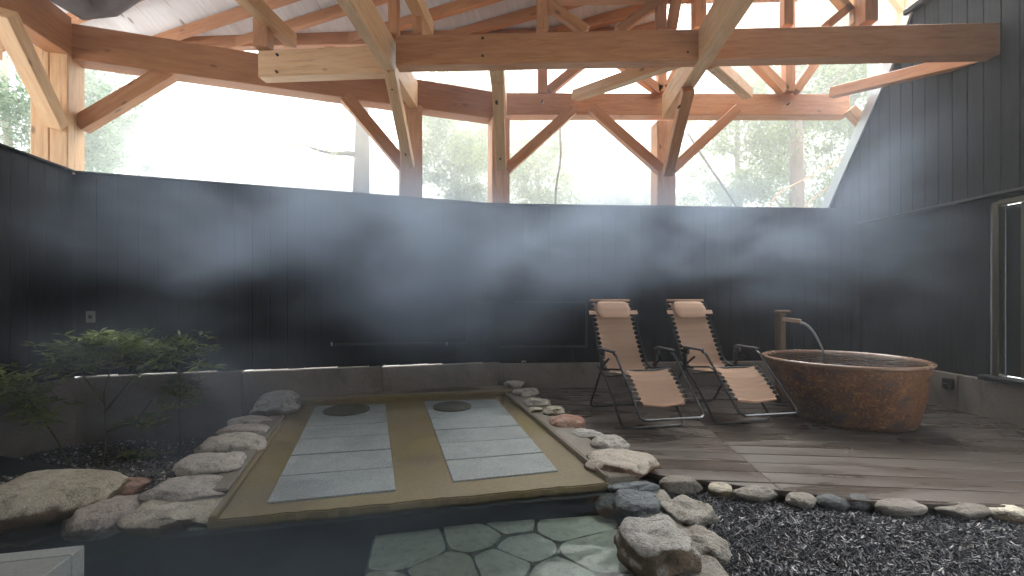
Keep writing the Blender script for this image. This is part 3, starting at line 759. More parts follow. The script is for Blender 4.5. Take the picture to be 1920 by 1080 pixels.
# planks across the rafters, one object each
pdv = Vector((.30, 1, -SL)).normalized(); nrm = Vector((0, SL, 1)).normalized(); side = pdv.cross(nrm)
k = 0; x = -8.2
while x < 2.6:
    a = Vector((x-.30*1.0*3.6, 5.95-3.6, rz_(5.95-3.6)+.012)); b = Vector((x, 5.95, rz_(5.95)+.012))
    lim = 1.85
    if b.x > lim:
        t = (lim-a.x)/(b.x-a.x)
        if t < .15: x += .2; continue
        b = a.lerp(b, t)
    timber('roof_board', a, b, .198, .02, M['roof_board'], roof, up=tuple(nrm), bev=.002)
    x += .2
# the rest of the roof overhead, out of the picture
bm = bmesh.new()
q = [(-8.5, 2.3), (3.2, 2.3), (3.2, -1.0), (-8.5, -1.0)]
def slabroof(pts, th=.06):
    vs = [bm.verts.new(p) for p in pts]+[bm.verts.new((p[0], p[1], p[2]+th)) for p in pts]
    for f in ((3, 2, 1, 0), (4, 5, 6, 7), (0, 1, 5, 4), (1, 2, 6, 5), (2, 3, 7, 6), (3, 0, 4, 7)): bm.faces.new([vs[i] for i in f])
slabroof([(-8.5, 2.4, rz_(2.4)+.01), (1.5, 2.4, rz_(2.4)+.01), (1.5, 1.0, rz_(1.0)+.01), (-8.5, 1.0, rz_(1.0)+.01)])
slabroof([(-9, 6.0, rz_(6.0)+.03), (1.85, 6.0, rz_(6.0)+.03), (1.85, 2.4, rz_(2.4)+.03), (-9, 2.4, rz_(2.4)+.03)], .01)
slabroof([(1.9, 4.3, 5.35), (6.5, 4.3, 5.35), (6.5, 1.0, rz_(1.0)), (1.9, 1.0, rz_(1.0))])
slabroof([(-8.5, 1.0, rz_(1.0)+.02), (6.5, 1.0, rz_(1.0)+.02), (6.5, -2.5, 5.6), (-8.5, -2.5, 5.6)])
bmesh.ops.recalc_face_normals(bm, faces=bm.faces[:])
link('roof_deck', bm_mesh(bm, 'roof_deck'), M['roof_board'], roof)
# curved log hanging over the left ring beam
bm = bmesh.new(); A, B = P(96, -30, 4.3), P(160, 14, 4.5)
tube_bm(bm, [P(60, -70, 4.0), P(115, -22, 4.2), P(152, 6, 4.45), P(195, 0, 4.5), P(260, -40, 4.5)], [.16, .16, .15, .15, .14], 14)
tag(link('rolled_awning', bm_mesh(bm, 'rolled_awning', True, 50), simple('grey_canvas', (.22, .19, .19), .8)), 'grey rolled awning sagging under the roof at top left', 'awning')

# ------------------------------------------------------------------ rocks
def rock_mesh(seed, rx, ry, rz, flat=.0, rough=.16, sub=4, ang=0.5, rot=0):
    bm = bmesh.new(); bmesh.ops.create_icosphere(bm, subdivisions=sub, radius=1)
    rnd = random.Random(seed); off = Vector((rnd.uniform(-50, 50), rnd.uniform(-50, 50), rnd.uniform(-50, 50)))
    planes = [(Vector((rnd.gauss(0, 1), rnd.gauss(0, 1), rnd.gauss(0, .6))).normalized(), rnd.uniform(.70, .9)) for _ in range(int(9*ang)+3)]
    planes.append((Vector((rnd.uniform(-.12, .12), rnd.uniform(-.12, .12), 1)).normalized(), .72-flat))
    for v in bm.verts:
        p = v.co.copy()
        for n, d in planes:
            e = p.dot(n)-d
            if e > 0: p -= n*e*.86
        q = v.co*1.4+off
        dsp = noise.noise(q)*rough+noise.noise(q*2.3)*rough*.5+noise.noise(q*5.5)*rough*.22+noise.noise(q*13)*rough*.09
        p += v.co*dsp
        v.co = Vector((p.x*rx*math.cos(rot)-p.y*ry*math.sin(rot), p.x*rx*math.sin(rot)+p.y*ry*math.cos(rot), p.z*rz))
    lo = [min(v.co[k] for v in bm.verts) for k in range(3)]; hi = [max(v.co[k] for v in bm.verts) for k in range(3)]
    ex = (rx*.98, ry*.98, rz)
    for v in bm.verts: v.co = Vector([((v.co[k]-lo[k])/(hi[k]-lo[k])*2-1)*ex[k] for k in range(3)])
    return bm_mesh(bm, 'rock', True)
def rk(label, mat, u0, u1, vt, vb, d, zb=0.0, seed=0, rot=0, flat=0, rough=.16, ang=.5, group=None, cat='rock', name='rock', tilt=0, sub=4):
    Yf = (H-zb)*F/(vb-V0); Yc = Yf+d/2; wdt = (u1-u0)/F*Yc
    zt = H-(vt-V0)*(Yf+d*.72)/F; zt = max(zt, zb+.06); hh = (zt-zb)
    full = hh*1.35                        # part of the stone sits below the ground line
    me = rock_mesh(seed+int(u0)*7, wdt/2*1.02, d/2*1.05, full/2, flat, rough, sub, ang, rot)
    c = Vector(((u0+u1)/2, 0, 0)); X = ((u0+u1)/2-U0)/F*(Yf+d*.32)
    o = link(name, me, M[mat], None, Matrix.Translation((X, Yc, zt-full/2)) @ Matrix.Rotation(tilt, 4, 'Y'))
    o.name = name
    return tag(o, label, cat, group)
GL = 'stones edging the left side of the shallow bath'; GR = 'stones edging the right side of the shallow bath'; GD = 'round stones along the deck edge'
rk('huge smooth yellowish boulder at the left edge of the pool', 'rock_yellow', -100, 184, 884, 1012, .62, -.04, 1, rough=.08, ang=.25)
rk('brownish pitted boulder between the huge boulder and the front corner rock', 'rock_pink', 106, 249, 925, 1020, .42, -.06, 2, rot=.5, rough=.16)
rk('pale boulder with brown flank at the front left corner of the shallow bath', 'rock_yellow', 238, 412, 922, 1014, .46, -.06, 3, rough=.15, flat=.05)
rk('flat reddish stone half hidden behind the brownish pitted boulder', 'rock_red', 186, 262, 908, 934, .22, -.0, 4, group=GL)
rk('pale flat rock just behind the front left corner boulder', 'rock_white', 262, 424, 894, 950, .36, .02, 5, flat=.1, group=GL)
rk('cream rock third from the front along the left bath curb', 'rock_white', 320, 447, 848, 904, .36, .04, 6, flat=.05, group=GL)
rk('long pale rock with sharp ridge in the middle of the left curb', 'rock_pale', 366, 488, 812, 860, .34, .04, 7, rot=.2, group=GL)
rk('low pinkish stone behind the long pale rock on the left curb', 'rock_pink', 404, 500, 794, 824, .28, .04, 8, group=GL)
rk('thin flat pinkish stone in front of the farthest left rock', 'rock_pink', 424, 506, 781, 801, .24, .04, 9, group=GL)
rk('tall greyish rock at the far end of the left bath curb', 'rock_grey', 468, 551, 733, 788, .55, .04, 10, group=GL)
rk('small grey stone at the far right corner of the shallow bath', 'rock_pale', 943, 984, 713, 728, .25, .05, 11, group=GR)
rk('reddish brown stone second from the far right bath corner', 'rock_pink', 960, 1012, 726, 747, .3, .05, 12, group=GR)
rk('oval beige stone third from the far right bath corner', 'rock_pale', 982, 1034, 744, 768, .26, .05, 13, group=GR)
rk('tiny yellowish stone tucked beside the oval beige stone', 'rock_yellow', 990, 1017, 762, 778, .13, .05, 14, group=GR, sub=3)
rk('rounded tan stone before the orange one on the right curb', 'rock_yellow', 1018, 1061, 761, 784, .2, .05, 15, group=GR)
rk('orange topped rough stone in the middle of the right curb', 'rock_red', 1031, 1098, 777, 808, .24, .04, 16, group=GR, ang=.9)
rk('dark and white mottled stone between orange stone and white lump', 'rock_grey', 1064, 1134, 803, 828, .22, .04, 17, group=GR, ang=.9)
rk('lumpy whitish stone behind the big flat topped rock', 'rock_white', 1109, 1183, 814, 853, .26, .04, 18, group=GR, rough=.2, ang=.7)
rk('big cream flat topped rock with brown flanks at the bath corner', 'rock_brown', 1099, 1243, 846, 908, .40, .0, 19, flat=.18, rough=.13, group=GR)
rk('thin dark wet slate wedged under the big flat topped rock', 'slate', 1135, 1238, 896, 934, .20, -.04, 20, flat=.3, ang=1.2, rough=.2)
rk('grey wet slate lying in the water below the thin dark slate', 'slate', 1154, 1246, 920, 972, .24, -.04, 21, flat=.25, ang=1.2, rough=.18, rot=.2)
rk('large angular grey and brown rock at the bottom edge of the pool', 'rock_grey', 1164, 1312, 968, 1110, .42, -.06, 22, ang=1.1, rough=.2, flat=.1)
rk('low dark mossy rock under the slates at the water edge', 'river_dark', 1118, 1262, 912, 990, .42, -.12, 23, ang=.9, flat=.2)
rk('pale crumbly mortar patch on the gravel edge beside the grey slate', 'rubble', 1250, 1352, 938, 1002, .30, -.06, 24, flat=.42, ang=1.2, rough=.3, cat='mortar', name='mortar_patch')
rk('pale jagged mortar slope right of the large angular rock', 'rubble', 1268, 1366, 985, 1070, .32, -.08, 25, flat=.3, ang=1.3, rough=.3, cat='mortar', name='mortar_patch')
rk('dark greenish rock at the bottom edge right of the angular rock', 'river_dark', 1285, 1345, 1030, 1120, .3, -.12, 26, ang=.8)
ds = [(1238, 1318, 892, 928, 'river', 'brown rounded stone at the left end of the deck edge row'),
      (1328, 1377, 911, 934, 'rock_yellow', 'small tan stone second from the left along the deck edge'),
      (1378, 1462, 914, 941, 'river', 'wide beige dome of stone under the deck edge near the board joint'),
      (1480, 1535, 934, 955, 'river', 'small brown stone just left of the blue grey deck edge stone'),
      (1535, 1597, 927, 958, 'river_dark', 'blue grey stone in the middle of the deck edge row'),
      (1583, 1642, 928, 958, 'river_dark', 'dark greenish stone right beside the blue grey stone'),
      (1646, 1745, 941, 970, 'river', 'long low brownish stone right of the two dark stones'),
      (1762, 1865, 947, 976, 'river', 'long tan stone second from the right along the deck edge'),
      (1862, 1945, 955, 982, 'rock_yellow', 'tan stone cut by the right picture edge along the deck')]
for i, (a, b, c, d, m, lab) in enumerate(ds):
    rk(lab, m, a, b, c, d, .13, -.055, 40+i, rough=.08, ang=.15, group=GD, cat='stone', name='stone')

# ------------------------------------------------------------------ charcoal chips and bed pebbles (uncountable)
def soup(name, fn, count, mat, kind='stuff'):
    V, Fc = [], []
    for i in range(count):
        vs, fs = fn(i)
        if vs is None: continue
        b = len(V); V += vs; Fc += [tuple(b+k for k in f) for f in fs]
    me = bpy.data.meshes.new(name); me.from_pydata(V, [], Fc); me.update()
    return link(name, me, mat)
rnd = random.Random(3)
def inside(poly, x, y):
    c = False
    for i in range(len(poly)):
        (x1, y1), (x2, y2) = poly[i], poly[i-1]
        if (y1 > y) != (y2 > y) and x < (x2-x1)*(y-y1)/(y2-y1)+x1: c = not c
    return c
CH = [(1.0, 3.0), (2.1, 2.66), (3.4, 2.58), (3.4, 1.6), (.93, 1.6), (.98, 2.2), (1.0, 2.6), (.93, 2.9)]
def chip(i):
    while True:
        x, y = rnd.uniform(.75, 3.3), rnd.uniform(1.7, 3.15)
        if inside(CH, x, y): break
    L = rnd.uniform(.016, .036); wd = rnd.uniform(.003, .007); th = rnd.uniform(.002, .004); curl = rnd.uniform(-1.9, 1.9)
    z = -.085+.014*noise.noise(Vector((x*2.5, y*2.5, 0)))+rnd.uniform(0, .022)
    Rm = Euler((rnd.gauss(0, .45), rnd.gauss(0, .45), rnd.uniform(0, 6.28))).to_matrix(); n = 4
    vs = []
    for k in range(n+1):
        a = (k/n-.5)*curl; t = (k/n-.5)*2
        cx = L*math.sin(a)/(abs(curl)/2+.01) if abs(curl) > .2 else L*t; cy_ = L*(1-math.cos(a))*.9*(1 if curl > 0 else -1)
        ww = wd*(1-.5*abs(t))
        for sx, sz in ((-ww, -th), (ww, -th), (ww*.7, th), (-ww*.7, th)):
            p = Rm @ Vector((cx-sx*math.sin(a), cy_+sx*math.cos(a), sz)); vs.append((x+p.x, y+p.y, z+p.z))
    fs = [(0, 1, 2, 3), tuple(n*4+q for q in (3, 2, 1, 0))]
    for k in range(n):
        for q in range(4): fs.append((k*4+q, (k+1)*4+q, (k+1)*4+(q+1) % 4, k*4+(q+1) % 4))
    return vs, fs
def chip_mat():
    n = N('charcoal_chips'); g = n.new('ShaderNodeNewGeometry')
    col = n.ramp(g.outputs['Random Per Island'], [(0, (.022, .024, .030)), (.6, (.05, .055, .066)), (.97, (.085, .09, .10)), (1, (.3, .29, .27))])
    return n.set(col, .45)
tag(soup('charcoal_chips', chip, 26000, chip_mat()), 'dark grey bed of curled charcoal chips beside the pool rocks', 'gravel', kind='stuff')
def pebble(i):
    while True:
        x, y = rnd.uniform(-4.4, -1.8), rnd.uniform(2.6, 5.2)
        if (x+1.78) < -(y-2.4)*.30: break
    if noise.noise(Vector((x*1.5, y*1.5, 3))) < -.25 and rnd.random() < .6: return None, None
    s = rnd.uniform(.007, .02); z = bedz(x, y)+s*.3+.01; Rm = Euler((rnd.gauss(0, .5), rnd.gauss(0, .5), rnd.uniform(0, 6.28))).to_matrix()
    pts = [(1, 0, 0), (0, 1, 0), (-1, 0, 0), (0, -1, 0), (0, 0, 1), (0, 0, -1), (.7, .7, .3), (-.7, .6, .3), (-.7, -.7, .3), (.7, -.6, .3)]
    vs = []
    for p in pts[:6]:
        q = Rm @ Vector((p[0]*s*rnd.uniform(.8, 1.4), p[1]*s*rnd.uniform(.6, 1), p[2]*s*rnd.uniform(.4, .8))); vs.append((x+q.x, y+q.y, z+q.z))
    return vs, [(0, 1, 4), (1, 2, 4), (2, 3, 4), (3, 0, 4), (1, 0, 5), (2, 1, 5), (3, 2, 5), (0, 3, 5)]
def peb_mat():
    n = N('bed_pebbles'); g = n.new('ShaderNodeNewGeometry')
    col = n.ramp(g.outputs['Random Per Island'], [(0, (.04, .042, .045)), (.6, (.10, .10, .105)), (.88, (.17, .165, .16)), (.96, (.5, .48, .45)), (1, (.6, .58, .55))])
    return n.set(col, .6)
tag(soup('pebbles', pebble, 9000, peb_mat()), 'dark pebble bed with scattered white chips below the shrubs', 'gravel', kind='stuff')

# ------------------------------------------------------------------ reclining chairs
def make_chair():
    root = empty('reclining_chair', (0, 0, 0))
    # local frame: x = side, y = forward, z = up
    st, bl = M['steel'], M['black']
    w1, w2 = .255, .30
    def T(name, pts, r, m, rad=.07, par=root):
        return tube(name, round_path(pts, rad), r, m, par, local=True)
    # back frame: hoop from seat hinge, up over the head and down
    T('back_frame', [(-w1, -.02, .47), (-w1, -.20, .50), (-w1, -.57, 1.17), (w1, -.57, 1.17), (w1, -.20, .50), (w1, -.02, .47)], .011, bl)
    # seat and leg frame: runs from the arm rest front down to the foot bar
    T('leg_frame', [(-w2, .20, .67), (-w2, .26, .655), (-w2, .76, .17), (w2, .76, .17), (w2, .26, .655), (w2, .20, .67)], .0115, st, .06)
    # seat frame under the sling
    T('seat_frame', [(-w1, -.20, .46), (-w1, .30, .53), (-w1, .60, .25)], .009, bl); T('seat_frame', [(w1, -.20, .46), (w1, .30, .53), (w1, .60, .25)], .009, bl)
    T('cross_bar', [(-w1, -.18, .455), (w1, -.18, .455)], .009, bl); T('cross_bar', [(-w1, .28, .515), (w1, .28, .515)], .009, bl)
    T('cross_bar', [(-w2, .0, .42), (w2, .0, .42)], .009, bl)
    # folding feet
    T('rear_foot', [(-w2+.01, .06, .60), (-w2+.01, -.10, .50), (-w2+.01, -.45, .012), (w2-.01, -.45, .012), (w2-.01, -.10, .50), (w2-.01, .06, .60)], .011, bl)
    T('front_foot', [(-w2-.012, -.16, .50), (-w2-.012, .06, .40), (-w2-.012, .42, .012), (w2+.012, .42, .012), (w2+.012, .06, .40), (w2+.012, -.16, .50)], .012, bl)
    for s in (-1, 1):
        bm = bmesh.new(); add_box(bm, (s*.315, .07, .69), (.05, .32, .022), bev=.008)
        link('armrest', bm_mesh(bm, 'armrest'), M['plastic'], root)
        bm = bmesh.new(); add_box(bm, (s*.30, -.07, .65), (.035, .09, .075), bev=.012); add_box(bm, (s*.30, -.09, .55), (.03, .05, .16), bev=.01)
        link('pivot_bracket', bm_mesh(bm, 'pivot_bracket'), M['plastic'], root)
        bm = bmesh.new(); r = bmesh.ops.create_cone(bm, cap_ends=True, segments=12, radius1=.022, radius2=.018, depth=.03, matrix=Matrix.Translation((s*.325, -.07, .65)) @ Matrix.Rotation(R(90), 4, 'Y'))
        link('locking_knob', bm_mesh(bm, 'locking_knob'), bl, root)
    # slings: serrated edges, each point laced to the frame
    def sling(name, prof, teeth, mat):
        bm = bmesh.new(); n = teeth*4; rows = []; hw = .205
        tot = [0]
        for a, b in zip(prof, prof[1:]): tot.append(tot[-1]+(Vector(a)-Vector(b)).length)
        def at(t):
            d = t*tot[-1]
            for i in range(len(prof)-1):
                if d <= tot[i+1]+1e-9:
                    f = (d-tot[i])/(tot[i+1]-tot[i]); return Vector(prof[i]).lerp(Vector(prof[i+1]), f)
            return Vector(prof[-1])
        tips = []
        for i in range(n+1):
            y, z = at(i/n); ph = i % 4; e = hw+(.0, .022, .0, -.006)[ph] if 0 < i < n else hw
            row = []
            for k in range(9):
                x = -1+k/4; sag = -.022*(1-x*x)+.002*noise.noise(Vector((x*3, i*.3, 1)))
                row.append(bm.verts.new((x*e, y, z+sag)))
            rows.append(row)
            if ph == 1: tips.append((e, y, z))
        for a, b in zip(rows, rows[1:]):
            for k in range(8): bm.faces.new((a[k], a[k+1], b[k+1], b[k]))
        bmesh.ops.recalc_face_normals(bm, faces=bm.faces[:])
        o = link(name, bm_mesh(bm, name, True, 40), mat, root)
        bm = bmesh.new()
        for e, y, z in tips:
            for s in (-1, 1): tube_bm(bm, [(s*(e-.004), y, z-.002), (s*(w1+.002), y-.008, z+.002)], .0035, 5)
        link('lacing', bm_mesh(bm, 'lacing'), M['cord'], o)
        return o
    bs = sling('backrest', [(-.555, 1.15), (-.40, .85), (-.20, .50), (-.12, .455)], 15, M['fabric'])
    sling('seat', [(-.11, .452), (.0, .455), (.20, .50), (.285, .525)], 7, M['fabric'])
    sling('leg_rest', [(.295, .523), (.40, .455), (.60, .27)], 8, M['fabric'])
    # hems
    bm = bmesh.new(); tube_bm(bm, [(-.2, .598, .262), (0, .598, .243), (.2, .598, .262)], .011, 8); link('hem', bm_mesh(bm, 'hem', True), M['fabric'], root)
    bm = bmesh.new(); tube_bm(bm, [(-.235, -.568, 1.176), (.235, -.568, 1.176)], .016, 8); link('hem', bm_mesh(bm, 'hem', True), M['fabric'], root)
    # head pillow with side tabs
    bm = bmesh.new(); seg = 16; rings = []
    for i in range(13):
        t = i/12*2-1; x = t*.20; rr = (1-abs(t)**6)**.5*.5+.5 if abs(t) < 1 else .35
        ring = []
        for k in range(seg):
            a = 2*math.pi*k/seg; ca, sa = math.cos(a), math.sin(a)
            q = Vector((0, ca*.032*rr, sa*.105*rr)); ring.append(bm.verts.new((x+.004*noise.noise(Vector((x*9, a, 0))), q.y, q.z+.004*noise.noise(Vector((x*9, a*2, 3))))))
        rings.append(ring)
    for a, b in zip(rings, rings[1:]):
        for k in range(seg): bm.faces.new((a[k], a[(k+1) % seg], b[(k+1) % seg], b[k]))
    bm.faces.new(rings[0][::-1]); bm.faces.new(rings[-1])
    Mp = Matrix.Translation((0, -.475, 1.075)) @ Matrix.Rotation(math.atan2(.37, .67), 4, 'X')
    pil = link('pillow', bm_mesh(bm, 'pillow', True), M['pillow'], root, Mp)
    for s in (-1, 1):
        bm = bmesh.new(); add_box(bm, (s*.245, -.01, -.03), (.09, .006, .05), bev=.002); link('strap', bm_mesh(bm, 'strap'), M['pillow'], pil, WM[pil])
    return root
ch = make_chair()
def place_chair(o, x, y, fwd, label):
    ang = math.atan2(fwd[1], fwd[0])-math.pi/2
    o.location = (x, y, .002); o.rotation_euler = (0, 0, ang)
    tag(o, label, 'reclining chair', 'two reclining chairs on the deck')
# the chair's local +y is forward
ch2 = copy_tree(ch)
place_chair(ch, 1.23, 4.61, (.2, -.98), 'peach sling reclining chair nearer the pool, left of the two')
place_chair(ch2, 2.15, 4.78, (.2, -.98), 'peach sling reclining chair standing next to the round tub')

# ------------------------------------------------------------------ tub
tx, ty = 3.27, 4.50
tub = empty('round_tub', (tx, ty, 0), label='big round stoneware tub with mottled brown glaze on the deck', cat='tub')
def lathe(prof, n=72, sx=1, sy=1, wob=0):
    bm = bmesh.new(); rings = []
    for r, z, ox in prof:
        rings.append([bm.verts.new((math.cos(2*math.pi*k/n)*r*sx+ox, math.sin(2*math.pi*k/n)*r*sy, z+wob*noise.noise(Vector((k/n*3, z*3, 5))))) for k in range(n)])
    for a, b in zip(rings, rings[1:]):
        for k in range(n): bm.faces.new((a[k], a[(k+1) % n], b[(k+1) % n], b[k]))
    return bm
rr = .70
prof = [(.01, .0, .1), (.46, .0, .1), (.49, .015, .1), (.515, .06, .092), (.56, .18, .07), (.605, .32, .045), (.645, .46, .02), (.665, .55, .006), (.672, .575, 0), (.675, .585, 0)]
bm = lathe(prof); link('body', bm_mesh(bm, 'body', True, 50), M['glaze'], tub, Matrix.Translation((tx, ty, .003)))
prof = [(.67, .572, 0), (.69, .585, 0), (.70, .597, 0), (.697, .61, 0), (.685, .617, 0), (.665, .616, 0), (.648, .606, 0), (.632, .57, 0)]
bm = lathe(prof); link('rim', bm_mesh(bm, 'rim', True), M['glaze_rim'], tub, Matrix.Translation((tx, ty, .003)))
prof = [(.634, .575, 0), (.60, .40, .03), (.5, .15, .07), (.3, .08, .08), (.01, .08, .08)]
bm = lathe(prof); link('inner_wall', bm_mesh(bm, 'inner_wall', True), M['glaze'], tub, Matrix.Translation((tx, ty, .003)))
bm = bmesh.new(); bmesh.ops.create_circle(bm, cap_ends=True, segments=64, radius=.640)
wo = link('tub_water', bm_mesh(bm, 'tub_water'), M['tubwater'], None, Matrix.Translation((tx, ty, .598))); tag(wo, 'dark water filling the round tub nearly to its rim', 'water')
# spout
sx, sy = 3.10, 5.24
sp = empty('water_spout', (sx, sy, 0), label='old bronze water spout post pouring into the round tub', cat='spout')
box('post', (sx, sy, .52), (.09, .09, 1.03), M['rust'], sp, rz=.3, bev=.012)
box('cap', (sx+.02, sy-.01, 1.05), (.15, .12, .035), M['rust'], sp, rz=-.3, bev=.01)
e0 = Vector((sx+.02, sy-.02, .965)); e1 = Vector((sx+.15, sy-.14, .945))
bm = bmesh.new(); Mx = frameM(e0, e1); add_box(bm, (0, 0, 0), ((e1-e0).length, .085, .045), bev=.006, M=Mx)
link('trough', bm_mesh(bm, 'trough'), simple('pale_spout_wood', (.33, .22, .15), .6), sp)
pts = []
for i in range(12):
    t = i/11; pts.append(e1+Vector((.20*t*.75, -.22*t*.75, -.02-.325*t*t)))
bm = bmesh.new(); tube_bm(bm, pts, [.018-.008*i/11 for i in range(12)], 8)
n = N('falling_water'); mm = n.set((.75, .8, .82), .12); n.b.inputs['Transmission Weight'].default_value = .6; n.b.inputs['IOR'].default_value = 1.33
st_ = link('water_stream', bm_mesh(bm, 'water_stream', True), mm); tag(st_, 'thin stream of water falling from the spout into the tub', 'water stream')
# ------------------------------------------------------------------ granite box, bottom left
q = Vector((-1.875, 1.99, 0)); ang = R(13); dx = Vector((math.cos(ang), math.sin(ang), 0)); dy = Vector((-math.sin(ang), math.cos(ang), 0))
gb = empty('stone_box', q, label='pale grey granite box with square opening at bottom left', cat='stone box')
def gbox(name, x0, x1, y0, y1, z0, z1, m='box'):
    c = q+dx*(x0+x1)/2+dy*(y0+y1)/2; box(name, (c.x, c.y, (z0+z1)/2), (x1-x0, y1-y0, z1-z0), M[m], gb, rz=ang, bev=.004)
gbox('back_side', -.8, 0, -.08, 0, -.5, .12); gbox('right_side', -.27, 0, -1.2, -.082, -.5, .12)
gbox('left_side', -.8, -.70, -1.2, -.082, -.5, .12); gbox('box_bottom', -.70, -.272, -1.2, -.082, -.5, .02, 'pooldark')  # raised floor, dark colour standing in for the shade inside the opening

# ------------------------------------------------------------------ shrubs in the bed
def leaf_soup(name, leaves, mat, parent):
    """leaves: (pos, dir, up, length, width, value)"""
    V, Fc, val = [], [], []
    for p, d, upv, L, wd, lv in leaves:
        s = d.cross(upv); s = s.normalized() if s.length > 1e-4 else Vector((1, 0, 0)); b = len(V)
        m = p+d*L*.5; tip = p+d*L-upv*L*.12
        V += [p[:], (m+s*wd/2)[:], tip[:], (m-s*wd/2)[:], (m-upv*wd*.12)[:]]
        Fc += [(b, b+1, b+4), (b+1, b+2, b+4), (b+2, b+3, b+4), (b+3, b, b+4)]; val += [lv]*5
    me = bpy.data.meshes.new(name); me.from_pydata(V, [], Fc); me.update()
    at = me.attributes.new('lv', 'FLOAT', 'POINT'); at.data.foreach_set('value', val)
    return link(name, me, mat, parent)
def shrub(label, base, stems, tips, seed, lsize=.125, dens=1.8):
    """stems: list of polylines; tips: (centre, radius, number of whorls)"""
    rd_ = random.Random(seed); root = empty('shrub', base, label=label, cat='shrub', group='shrubs in the pebble bed')
    for pts in stems:
        bm = bmesh.new(); m = len(pts); tube_bm(bm, pts, [.009-.005*i/(m-1) for i in range(m)], 6); link('stem', bm_mesh(bm, 'stem', True), M['stem'], root)
    lv = []
    for c, rad, k in tips:
        for _ in range(int(k*dens)):
            w = Vector((rd_.gauss(0, rad[0]*.5), rd_.gauss(0, rad[1]*.5), rd_.gauss(0, rad[2]*.5))); o = c+w
            up0 = Vector((rd_.gauss(0, .35), rd_.gauss(0, .35), 1)).normalized(); br = rd_.uniform(0, 1)**1.4
            for q_ in range(rd_.randint(6, 10)):
                a = rd_.uniform(0, 6.28); el = rd_.uniform(-.25, .6)
                d = Vector((math.cos(a)*math.cos(el), math.sin(a)*math.cos(el), math.sin(el)))
                lv.append((o, d, up0, lsize*rd_.uniform(.6, 1.15), lsize*.17*rd_.uniform(.8, 1.3), min(1, br*rd_.uniform(.7, 1.2))))
    leaf_soup('foliage', lv, M['leaf_in'], root)
def at(u, v, Y): return P(u, v, Y)
Y1 = 4.30; b1_ = at(340, 843, Y1)
shrub('tall thin stemmed shrub nearest the bath, leaves in two tiers', b1_, [[b1_, at(336, 790, Y1), at(338, 730, Y1), at(334, 690, Y1), at(342, 655, Y1)], [at(336, 700, Y1), at(360, 690, Y1), at(385, 692, Y1)], [at(336, 700, Y1), at(318, 680, Y1), at(305, 660, Y1)]],
      [(at(345, 652, Y1), (.22, .2, .14), 26), (at(310, 665, Y1), (.12, .12, .08), 8), (at(375, 688, Y1), (.09, .1, .05), 6), (at(340, 735, Y1), (.14, .15, .15), 20), (at(345, 755, Y1), (.16, .15, .08), 8)], 1)
Y2 = 4.0; b2_ = at(175, 885, 3.6); b2_ = G(190, 885, -.17)
shrub('broad shrub with wide leafy crown against the dark wall', b2_, [[b2_, at(200, 820, Y2), at(195, 740, Y2), at(210, 680, Y2), at(215, 640, Y2)], [at(197, 760, Y2), at(160, 710, Y2), at(130, 665, Y2)], [at(198, 770, Y2), at(240, 720, Y2), at(280, 680, Y2)], [at(200, 810, Y2), at(255, 790, Y2), at(285, 750, Y2)]],
      [(at(210, 638, Y2), (.22, .25, .09), 34), (at(140, 655, Y2), (.20, .2, .09), 26), (at(250, 655, Y2), (.26, .25, .10), 34), (at(190, 675, Y2), (.42, .3, .10), 30), (at(110, 690, Y2), (.16, .2, .06), 10), (at(280, 690, Y2), (.15, .2, .08), 10), (at(270, 790, Y2), (.14, .2, .1), 8)], 2)
Y3 = 3.75; b3_ = G(128, 872, -.18)
shrub('leaning shrub cut by the left picture edge', b3_, [[b3_, at(110, 830, Y3), at(80, 785, Y3), at(50, 745, Y3), at(20, 720, Y3)], [at(80, 785, Y3), at(60, 770, Y3), at(0, 750, Y3)]],
      [(at(15, 722, Y3), (.16, .2, .12), 26), (at(55, 745, Y3), (.16, .2, .14), 22), (at(75, 780, Y3), (.12, .2, .10), 12), (at(-20, 735, Y3), (.12, .2, .12), 12)], 3)
b4_ = G(268, 862, -.2)
shrub('low green tuft on the pebbles behind the curb rocks', b4_, [[b4_, b4_+Vector((0, 0, .05))]], [(b4_+Vector((0, 0, .05)), (.22, .12, .04), 26)], 4, .05)

